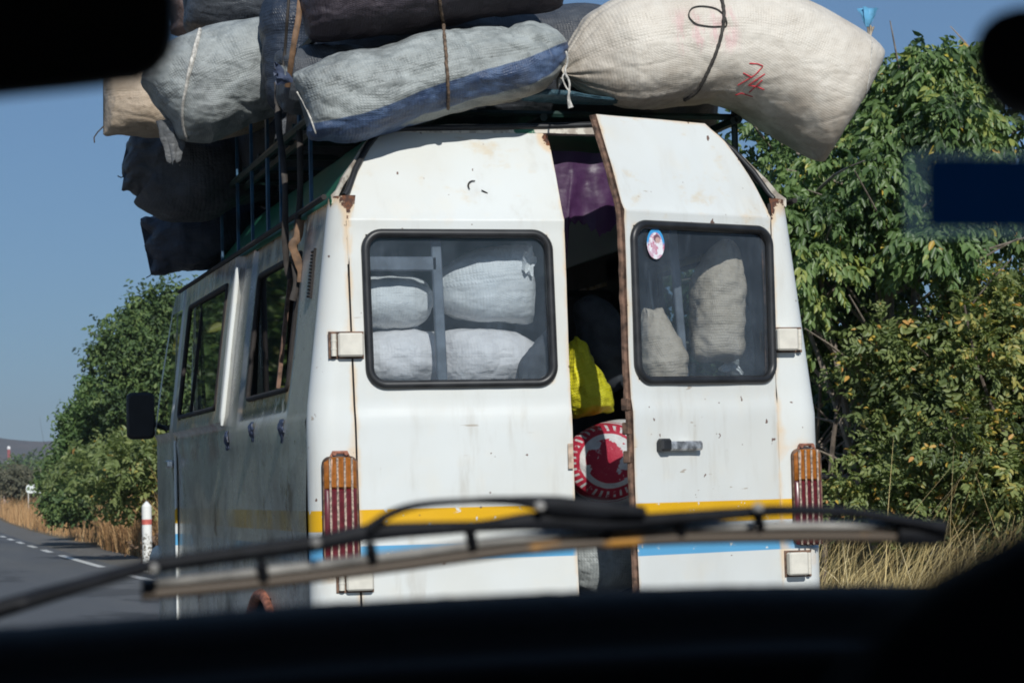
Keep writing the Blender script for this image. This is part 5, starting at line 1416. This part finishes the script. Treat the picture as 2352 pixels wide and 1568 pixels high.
# --- dry grass
k = NM('dry_grass')
col = k.ramp(k.attr('tint'), [(0.0, (0.16, 0.11, 0.045)), (0.4, (0.47, 0.36, 0.15)), (0.75, (0.70, 0.56, 0.27)), (1.0, (0.84, 0.71, 0.42))])
M['grass'] = k.done(k.bsdf(col, 0.7, 0, 0.25))
k = NM('ochre_grass')
col = k.ramp(k.attr('tint'), [(0.0, (0.16, 0.085, 0.04)), (0.4, (0.40, 0.225, 0.10)), (0.75, (0.55, 0.34, 0.16)), (1.0, (0.64, 0.44, 0.23))])
M['ochre'] = k.done(k.bsdf(col, 0.8, 0, 0.2))
def grass(name, label, pts, h, lean, w, mat, seed, curve=0.5):
    rng = np.random.default_rng(seed); n = len(pts)
    base = np.asarray(pts, float); H = h * rng.uniform(0.55, 1.2, n) * np.where(rng.random(n) < 0.03, 1.5, 1.0)
    ld = np.array(lean)[None, :] * rng.uniform(0.2, 1.6, (n, 1)) + rng.normal(size=(n, 2)) * 0.22
    an = rng.uniform(0, 2 * math.pi, n); bw = np.stack([np.cos(an), np.sin(an), np.zeros(n)], 1)
    ks = [0, 0.35, 0.7, 1.0]; V = []
    for t in ks:
        p = base.copy(); p[:, 2] += H * (t - 0.22 * curve * t ** 2.5 * np.linalg.norm(ld, axis=1))
        p[:, :2] += ld * H[:, None] * (0.25 * t + 0.75 * t ** 2.2)
        ww = (w * (1 - 0.85 * t))
        V.append(p + bw * ww); V.append(p - bw * ww)
    V = np.stack(V, 1).reshape(-1, 3); i = np.arange(n) * 8
    F = np.concatenate([np.stack([i + 2 * q, i + 2 * q + 1, i + 2 * q + 3, i + 2 * q + 2], 1) for q in range(3)], 0)
    tint = np.clip(rng.normal(0.52, 0.26, n), 0, 1)
    me = bpy.data.meshes.new(name)
    me.vertices.add(len(V)); me.vertices.foreach_set('co', V.astype(np.float32).ravel())
    me.loops.add(F.size); me.loops.foreach_set('vertex_index', F.astype(np.int32).ravel())
    me.polygons.add(len(F)); me.polygons.foreach_set('loop_start', (np.arange(len(F)) * 4).astype(np.int32))
    me.materials.append(mat)
    a = me.attributes.new('tint', 'FLOAT', 'FACE'); a.data.foreach_set('value', np.tile(tint, 3).astype(np.float32))
    me.update(calc_edges=True)
    o = bpy.data.objects.new(name, me); COL.objects.link(o)
    return tag(o, label, 'grass', kind='stuff')
rng = np.random.default_rng(5)
n = 15000
px_ = rng.uniform(5.7, 9.6, n); py_ = rng.uniform(11.0, 17.0, n)
grass('dry_grass', 'tall dry yellow grass leaning over below the bushes at the right', np.stack([px_, py_, np.zeros(n)], 1), 1.04, (0.55, 0.05), 0.0038, M['grass'], 6)
n = 16000
py_ = rng.uniform(46, 66, n); px_ = 6.15 + np.abs(rng.normal(size=n)) * 0.7 + rng.uniform(0, 0.3, n)
n2_ = 3500
py2 = 66 + rng.random(n2_) ** 1.5 * 190; px2 = 6.5 + 1.75e-4 * (py2 - 45) ** 2 + np.abs(rng.normal(size=n2_)) * 1.0
n3 = 7000
py3 = rng.uniform(17, 46, n3); px3 = rng.uniform(6.0, 8.4, n3)
allp = np.stack([np.concatenate([px_, px2, px3]), np.concatenate([py_, py2, py3]), np.zeros(n + n2_ + n3)], 1)
grass('ochre_grass', 'ochre dry grass along the gravel shoulder on the left', allp, 1.3, (0.05, 0.0), 0.010, M['ochre'], 8)
# dead weeds round the marker post
plant('weed', 'brown withered weed at the foot of the white marker post', 'weed', (6.3, 49.6, 0), [((6.0, 49.6, .35), (.55, .5, .35)), ((6.6, 49.8, .5), (.6, .5, .45))], 260, 10, 0.10, leaf_mat('withered_leaves', [(0.0, (0.05, 0.032, 0.02)), (0.5, (0.13, 0.085, 0.055)), (1.0, (0.22, 0.14, 0.09))], 0.1, 0.8), 51, 0.012, tint0=0.5)
# stray stems at the right
for i, (pts, r_, lb) in enumerate((([(1905, 1130), (1915, 1000), (1940, 860), (1985, 770)], 0.022, 'slim grey stem leaning right beside the edge of the van'), ([(2345, 1040), (2290, 960), (2240, 820), (2215, 700)], 0.016, 'pale bare branch sloping through the yellowing bush'))):
    q = spline([PY(x, y, 15.6 if i == 0 else 14.6) for x, y in pts], 20)
    q = [Vector((q[0].x - 0.15, q[0].y, 0)), *q] if i == 0 else [Vector((q[0].x + 0.6, q[0].y, 0)), *q]
    m = MB(); m.tube(q, [r_ * (1 - 0.03 * j) for j in range(len(q))], 7)
    tag(m.build('branch', M['bark'], origin=q[0]), lb, 'branch')

# ================================================================ ROADSIDE THINGS
k = NM('post_white')
zv = k.xyz()[2]; n1 = k.noise(22, 6, 0.7)
c = k.mix(k.math('MULTIPLY', k.range(n1, 0.48, 0.58), k.range(zv, 0.78, 0.6)), (0.78, 0.78, 0.74), (0.14, 0.12, 0.09))
M['post'] = k.done(k.bsdf(c, 0.7))
M['band'] = plain('faded_red_band', (0.58, 0.13, 0.10), 0.7, var=0.2)
def marker(x, y, h, r, label):
    t = thing('marker_post', label, 'marker post', (x, y, 0))
    def ring(z0, z1, r0, r1, nm, mat, top=False):
        n = 14; P = [(x + rr_ * math.cos(2 * math.pi * i / n), y + rr_ * math.sin(2 * math.pi * i / n), z) for z, rr_ in ((z0, r0), (z1, r1)) for i in range(n)]
        F = [(i, (i + 1) % n, n + (i + 1) % n, n + i) for i in range(n)]
        if top:
            P.append((x, y, z1 + 0.05)); F += [(n + i, n + (i + 1) % n, 2 * n) for i in range(n)]
        mk(nm, P, F, mat, t)
    ring(-0.02, h, r, r, 'shaft', M['post']); ring(h, h + 0.055, r, r * 0.55, 'cap', M['post'], True); ring(h * 0.72, h * 0.80, r + 0.004, r + 0.004, 'red_band', M['band'])
p = PZ(339, 1312)
marker(p.x, p.y, 1.22, 0.092, 'white concrete marker post with a faded red band beside the van')
p = PZ(18, 1150); marker(p.x + 1.5, 300, 1.5, 0.12, 'tiny white marker post far down the road near the bend')
# half hidden white panel among the leaves
m = MB(); c_ = PY(80, 1122, 158)
out = rrect(-0.55, 0.55, -0.27, 0.27, 0.2, 5); n = len(out)
P = [(c_.x + u, 158, c_.z + v_) for u, v_ in out] + [(c_.x + u, 158.04, c_.z + v_) for u, v_ in out]
m.add(P, [tuple(range(n))[::-1], tuple(range(n, 2 * n))] + [(i, (i + 1) % n, n + (i + 1) % n, n + i) for i in range(n)])
t = thing('sign', 'white panel half hidden by leaves beside the distant road', 'sign', (c_.x, 158, 0))
m.build('panel', plain('white_panel', (0.72, 0.76, 0.74), 0.5, var=0.1), t, smooth=False)
for s in (-1, 1):
    q = MB(); q.tube([(c_.x + s * 0.4, 158.07, -0.02), (c_.x + s * 0.4, 158.07, c_.z)], 0.03, 8); q.build('leg', M['post'], t)
# small brick stack at the verge
c_ = PZ(28, 1173); t = MB(); rnd = random.Random(3)
for r_ in range(4):
    for i in range(4):
        if r_ == 3 and i in (0, 3): continue
        t.box((c_.x - 0.38 + i * 0.25 + rnd.uniform(-.03, .03), 232 + rnd.uniform(-.05, .05), 0.08 + r_ * 0.15), (0.115, 0.2, 0.068), bev=0.01)
tag(t.build('brick_stack', plain('fired_brick', (0.17, 0.055, 0.04), 0.9, var=0.35, scale=6), smooth=False, origin=(c_.x, 232, 0)), 'low reddish brown stack of blocks at the distant road edge', 'brick stack')
# mast
mx, my = PY(21, 1100, 900).x, 900
t = thing('mast', 'thin red and white banded mast in front of the far hill', 'mast', (mx, my, 0))
zt = PY(21, 1032, 900).z
nb = 5
M['mastred'] = plain('mast_red', (0.42, 0.07, 0.07), 0.6, var=0.1); M['mastwhite'] = plain('mast_white', (0.75, 0.75, 0.75), 0.6, var=0.05)
for i in range(nb):
    za, zb = lerp(0, zt, i / nb), lerp(0, zt, (i + 1) / nb); wq = lambda z: 0.95 - 0.35 * z / zt
    m = MB()
    for sx in (-1, 1):
        for sy in (-1, 1): m.tube([(mx + sx * wq(za) / 2, my + sy * wq(za) / 2, za), (mx + sx * wq(zb) / 2, my + sy * wq(zb) / 2, zb)], 0.16, 5)
    for q in range(4):
        z0, z1 = lerp(za, zb, q / 4), lerp(za, zb, (q + 1) / 4)
        m.tube([(mx - wq(z0) / 2, my - wq(z0) / 2, z0), (mx + wq(z1) / 2, my - wq(z1) / 2, z1)], 0.08, 5)
        m.tube([(mx + wq(z0) / 2, my - wq(z0) / 2, z0), (mx - wq(z1) / 2, my - wq(z1) / 2, z1)], 0.08, 5)
    m.build('mast_section', M['mastred'] if i % 2 == 0 else M['mastwhite'], t)
m = MB(); m.box((mx, my, zt + 0.6), (0.55, 0.55, 0.6), bev=0.15); m.build('antenna', M['mastwhite'], t)
# small house far off at the left edge
c_ = PY(-4, 1118, 430); t = thing('house', 'tiny pale house with a reddish roof at the far left of the road', 'house', (c_.x, 430, 0))
m = MB(); m.box((c_.x, 430, 1.1), (1.6, 1.5, 1.15)); m.build('wall', plain('pink_wall', (0.62, 0.50, 0.50), 0.8, var=0.1), t, smooth=False)
m = MB(); m.add([(c_.x - 1.9, 428.2, 2.2), (c_.x + 1.9, 428.2, 2.2), (c_.x + 1.9, 431.8, 2.2), (c_.x - 1.9, 431.8, 2.2), (c_.x - 1.9, 430, 3.1), (c_.x + 1.9, 430, 3.1)], [(0, 1, 5, 4), (2, 3, 4, 5), (1, 2, 5), (3, 0, 4), (3, 2, 1, 0)])
m.build('roof', plain('red_roof', (0.40, 0.11, 0.09), 0.8, var=0.15), t, smooth=False)
m = MB(); m.box((c_.x + 0.4, 428.49, 0.95), (0.4, 0.02, 0.95)); m.build('door', M['inside'], t, smooth=False)

# ================================================================ THE CAR WE LOOK OUT OF
car = thing('car', 'dark car interior with its mirror, dashboard and front wiper in front of the view', 'car', (0, 0.4, 0))
BLK = plain('dash_plastic', (0.0080, 0.0058, 0.0042), 0.6, spec=0.08, var=0.2, scale=40, bump=0.3)
BLK2 = plain('headlining', (0.012, 0.010, 0.010), 0.9, var=0.2)
BODY = plain('car_paint', (0.05, 0.055, 0.065), 0.35)
# dashboard: a rolled cushion profile across the car, its top edge read from the photograph
edge = [(-700, 1500), (0, 1446), (350, 1420), (720, 1391), (1000, 1376), (1300, 1362), (1600, 1350), (1900, 1345), (2300, 1345), (2900, 1345)]
yD = 1.0
E_ = [PY(x, y, yD) for x, y in edge]
prof = [(0.38, -0.040), (0.30, -0.024), (0.14, -0.012), (0.06, -0.0055), (0.02, 0.0), (-0.004, -0.0015), (-0.016, -0.0055), (-0.022, -0.012), (-0.026, -0.0195), (-0.034, -0.0218), (-0.046, -0.0222), (-0.056, -0.0245), (-0.060, -0.030), (-0.060, -0.06), (-0.03, -0.25), (0.05, -0.45)]
Es = spline(E_, 120); V = []
for (dy_, dz_) in prof:
    for i, p in enumerate(Es):
        fz = 0.0006 * nz(i * 1.9, dz_ * 30, 1) if dz_ > -0.01 else 0
        V.append((p.x, p.y + dy_, p.z + dz_ + fz))
mk('dashboard', V, grid_faces(len(prof), 120, flip=True), BLK, car)
# cabin shell: roof, flanks, back wall, firewall and bonnet
m = MB()
for (c_, h_) in (((0, -0.37, 1.70), (0.86, 1.18, 0.02)), ((-0.86, -0.15, 0.85), (0.02, 1.4, 0.62)), ((0.86, -0.15, 0.85), (0.02, 1.4, 0.62)), ((0, -1.55, 1.0), (0.86, 0.02, 0.72)), ((0, -0.15, 0.32), (0.86, 1.4, 0.03)), ((0, 1.30, 0.85), (0.86, 0.02, 0.47))):
    m.box(c_, h_, bev=0.008)
for s in (-1, 1):
    m.box((s * 0.86, -1.1, 1.57), (0.02, 0.42, 0.12), bev=0.006); m.box((s * 0.86, -0.1, 1.57), (0.02, 0.05, 0.12), bev=0.006)
    m.tube([(s * 0.86, 1.36, 1.36), (s * 0.80, 0.80, 1.69)], 0.035, 8)
cabin = m.build('cabin', BLK2, car, smooth=False)
m = MB(); V = []
for j in range(9):
    for i in range(17):
        x = lerp(-0.84, 0.84, i / 16); y = lerp(1.42, 2.45, j / 8)
        V.append((x, y, 1.33 - 0.05 * (x / 0.84) ** 2 - 0.16 * (j / 8) ** 1.8))
v, f, mi = shell(V, grid_faces(9, 17), Vector((0, 0, -0.02)))
mk('bonnet', v, f, [BODY, BODY], car, True, None, mi)
# windscreen
k = NM('windscreen_glass'); tr = k.node('ShaderNodeBsdfTransparent', Color=(0.955, 0.965, 0.965)); M['screen'] = k.done(tr.outputs[0])
def scr(x, z, off=0.0):                       # raked, slightly bowed
    t = (z - 1.36) / 0.33
    return Vector((x, 1.375 - 0.56 * t - 0.09 * x * x + off, z))
V = [scr(lerp(-0.82, 0.82, i / 16), lerp(1.35, 1.69, j / 8)) for j in range(9) for i in range(17)]
ws_ = mk('windscreen', V, grid_faces(9, 17), M['screen'], car)
# sticker on the glass: a dark rectangle on a translucent carrier
def on_screen(px, py, off=-0.004):
    y = 1.1; p = None
    for _ in range(20):
        p = PY(px, py, y); y = scr(p.x, p.z, off).y
    return p
k = NM('sticker_carrier'); a_s = k.node('ShaderNodeBsdfTransparent', Color=(0.80, 0.84, 0.84)); d_s = k.node('ShaderNodeBsdfTranslucent', Color=(0.50, 0.52, 0.42)); mx_ = k.node('ShaderNodeMixShader'); k.put(mx_.inputs[0], 0.34); k.link(a_s.outputs[0], mx_.inputs[1]); k.link(d_s.outputs[0], mx_.inputs[2]); M['carrier'] = k.done(mx_.outputs[0])
k = NM('navy_sticker'); a_s = k.node('ShaderNodeBsdfTranslucent', Color=(0.010, 0.060, 0.15)); d_s = k.node('ShaderNodeBsdfDiffuse', Color=(0.004, 0.012, 0.035)); mx_ = k.node('ShaderNodeMixShader'); k.put(mx_.inputs[0], 0.4); k.link(a_s.outputs[0], mx_.inputs[1]); k.link(d_s.outputs[0], mx_.inputs[2]); M['navy'] = k.done(mx_.outputs[0])
def patch(x0, x1, y0, y1, off, mat, nm, par):
    P = [on_screen(lerp(x0, x1, i / 6), lerp(y0, y1, j / 6), off) for j in range(7) for i in range(7)]
    return mk(nm, P, grid_faces(7, 7, flip=True), mat, par)
carrier = patch(2076, 2800, 346, 548, -0.003, M['carrier'], 'sticker', ws_)
patch(2134, 2740, 366, 520, -0.006, M['navy'], 'sticker_print', ws_)
# inside mirror
yM = 0.66
def slab(px_pts, y, th, nm, mat, par, inset_=0.004):
    A = [PY(x, yy, y) for x, yy in px_pts]; n = len(A); c_ = sum(A, Vector()) / n
    P = []
    vd = ray(min(2600, max(-200, sum(x for x, _ in px_pts) / n)), 784)
    for (dy_, s_) in ((0.0, 1 - inset_ * 8), (0.004, 1.0), (th, 0.99), (th + 0.006, 0.93)):
        P += [c_ + (a - c_) * s_ + vd * dy_ for a in A]
    F = [tuple(range(n))] + [(j * n + i, j * n + (i + 1) % n, (j + 1) * n + (i + 1) % n, (j + 1) * n + i) for j in range(3) for i in range(n)] + [tuple(range(3 * n, 4 * n))[::-1]]
    return mk(nm, P, F, mat, par)
pm = [(-1500, -330), (300, -400), (370, -380), (405, -300), (412, -100), (414, 20), (412, 80), (398, 130), (370, 160), (330, 176), (200, 192), (0, 212), (-700, 280), (-1450, 330), (-1530, 0)]
mir = slab(pm, yM, 0.02, 'rear_view_mirror', plain('mirror_case', (0.014, 0.010, 0.009), 0.6), car)
m = MB(); q = PY(-550, -250, yM); m.tube([q + Vector((0, 0.02, 0)), q + Vector((0, 0.12, 0.10)), Vector((q.x, 0.82, 1.67))], 0.010, 8); m.build('mirror_stalk', BLK, mir)
# sun visor end, top right
pv_ = [(2234, 130), (2238, 90), (2254, 56), (2286, 28), (2332, 12), (2500, 8), (3300, -20), (3300, 290), (2500, 262), (2350, 244), (2295, 226), (2256, 194), (2239, 162)]
vis = slab(pv_, 0.62, 0.05, 'sun_visor', BLK2, car)
m = MB(); q = PY(2900, 120, 0.64); m.tube([q, q + Vector((0.01, 0.02, 0.08)), Vector((q.x + 0.01, q.y + 0.03, 1.69))], 0.008, 8); m.build('visor_hinge', BLK, vis)
# front passenger seat shoulder, bottom right
ps = [(2000, 1440), (2070, 1392), (2150, 1352), (2240, 1305), (2310, 1270), (2400, 1235), (2700, 1180), (3400, 1200), (3800, 1500), (3800, 6000), (1750, 6000), (1900, 1600)]
slab(ps, 0.30, 0.06, 'seat', BLK2, car)
# windscreen wiper: arm from the left, pivot cover, bridge, blade
wipe = thing('wiper_holder', None, None) if False else None
yW = 1.42
WBLK = plain('wiper_metal', (0.010, 0.011, 0.014), 0.6, spec=0.16, var=0.4, scale=30)
def wtube(mb_, pts, w, flat, dy_=0.0, n=40):
    q = spline([PY(x, y, yW + dy_) for x, y in pts], n)
    ws2 = [interp(i / (n - 1), np.linspace(0, 1, len(w)), w) for i in range(n)]
    nverts = len(mb_.v)
    P = []; F = []; sec = 8
    for i, p in enumerate(q):
        for kx in range(sec):
            a = 2 * math.pi * (kx + 0.5) / sec
            P.append(p + Vector((0, flat * math.cos(a), ws2[i] * math.sin(a))))
    F = [(i * sec + kx, i * sec + (kx + 1) % sec, (i + 1) * sec + (kx + 1) % sec, (i + 1) * sec + kx) for i in range(n - 1) for kx in range(sec)]
    F += [tuple(range(sec))[::-1], tuple((n - 1) * sec + kx for kx in range(sec))]
    mb_.add(P, F)
pxm = yW / 5600 / math.cos(CAM_YAW) * 1.0    # metres a pixel here (about)
m = MB()
wtube(m, [(-300, 1490), (0, 1398), (180, 1345), (345, 1298)], [24 * pxm, 22 * pxm, 18 * pxm, 16 * pxm], 0.006, -0.012)
arm = m.build('wiper', WBLK, car)
m = MB()                                      # bridge
wtube(m, [(340, 1300), (500, 1278), (720, 1248), (860, 1222), (1100, 1208), (1240, 1196), (1420, 1200), (1700, 1178), (1800, 1172), (1950, 1176), (2100, 1200), (2170, 1212)],
      [20 * pxm, 19 * pxm, 21 * pxm, 22 * pxm, 14 * pxm, 25 * pxm, 21 * pxm, 15 * pxm, 14 * pxm, 13 * pxm, 14 * pxm, 20 * pxm], 0.005, 0, 90)
m.build('bridge', WBLK, arm)
m = MB()                                      # raised stem over the slot
wtube(m, [(842, 1216), (900, 1178), (970, 1158), (1080, 1150), (1180, 1150), (1280, 1160), (1400, 1170), (1480, 1176)], [14 * pxm, 11 * pxm, 9 * pxm, 8 * pxm, 12 * pxm, 24 * pxm, 22 * pxm, 14 * pxm], 0.005, -0.006, 60)
m.build('bridge_cap', WBLK, arm)
k = NM('worn_blade'); n1 = k.noise(55, 4, 0.6, (1, 1, 0.2)); xv = k.xyz()[0]
c = k.mix(k.range(k.noise(16, 4), 0.56, 0.68), (0.085, 0.065, 0.048), (0.42, 0.20, 0.03))
M['blade'] = k.done(k.bsdf(c, 0.6))
M['bladetop'] = plain('bare_blade_spine', (0.30, 0.29, 0.27), 0.4, metal=0.1, var=0.55, scale=20)
m = MB()
bl = [(325, 1362), (600, 1335), (900, 1298), (1200, 1258), (1500, 1236), (1800, 1229), (2000, 1229), (2090, 1230)]
wtube(m, [(x, y + 3) for x, y in bl], [15 * pxm] * 3, 0.004, 0.010, 60); m.build('blade', M['blade'], arm)
m = MB(); wtube(m, [(x, y - 22) for x, y in bl], [13 * pxm] * 3, 0.004, 0.008, 60); m.build('blade_spine', M['bladetop'], arm)
m = MB(); wtube(m, [(2060, 1228), (2110, 1226), (2168, 1222)], [26 * pxm, 28 * pxm, 28 * pxm], 0.006, 0.006, 20); m.build('blade_end', WBLK, arm)
for (px, py) in ((352, 1306), (728, 1246), (1243, 1163), (1745, 1166)):
    m = MB(); c_ = PY(px, py, yW - 0.014); P = [c_]; n = 14
    for rr_, dy_ in ((0.35, -0.001), (0.75, 0.0), (1.0, 0.003)):
        P += [c_ + Vector((13 * pxm * rr_ * math.cos(2 * math.pi * i / n), dy_, 13 * pxm * rr_ * math.sin(2 * math.pi * i / n))) for i in range(n)]
    m.add(P, [(0, 1 + (i + 1) % n, 1 + i) for i in range(n)] + [(1 + j * n + i, 1 + j * n + (i + 1) % n, 1 + (j + 1) * n + (i + 1) % n, 1 + (j + 1) * n + i) for j in range(2) for i in range(n)])
    m.build('rivet', M['bladetop'], arm)
for (px, py) in ((600, 1310), (850, 1270), (1080, 1240), (1390, 1212), (1560, 1205), (1740, 1195)):
    m = MB(); a, b = PY(px, py - 18, yW), PY(px + 6, py + 16, yW + 0.006)
    m.tube([a, b], 13 * pxm, 8); m.build('claw', WBLK, arm)
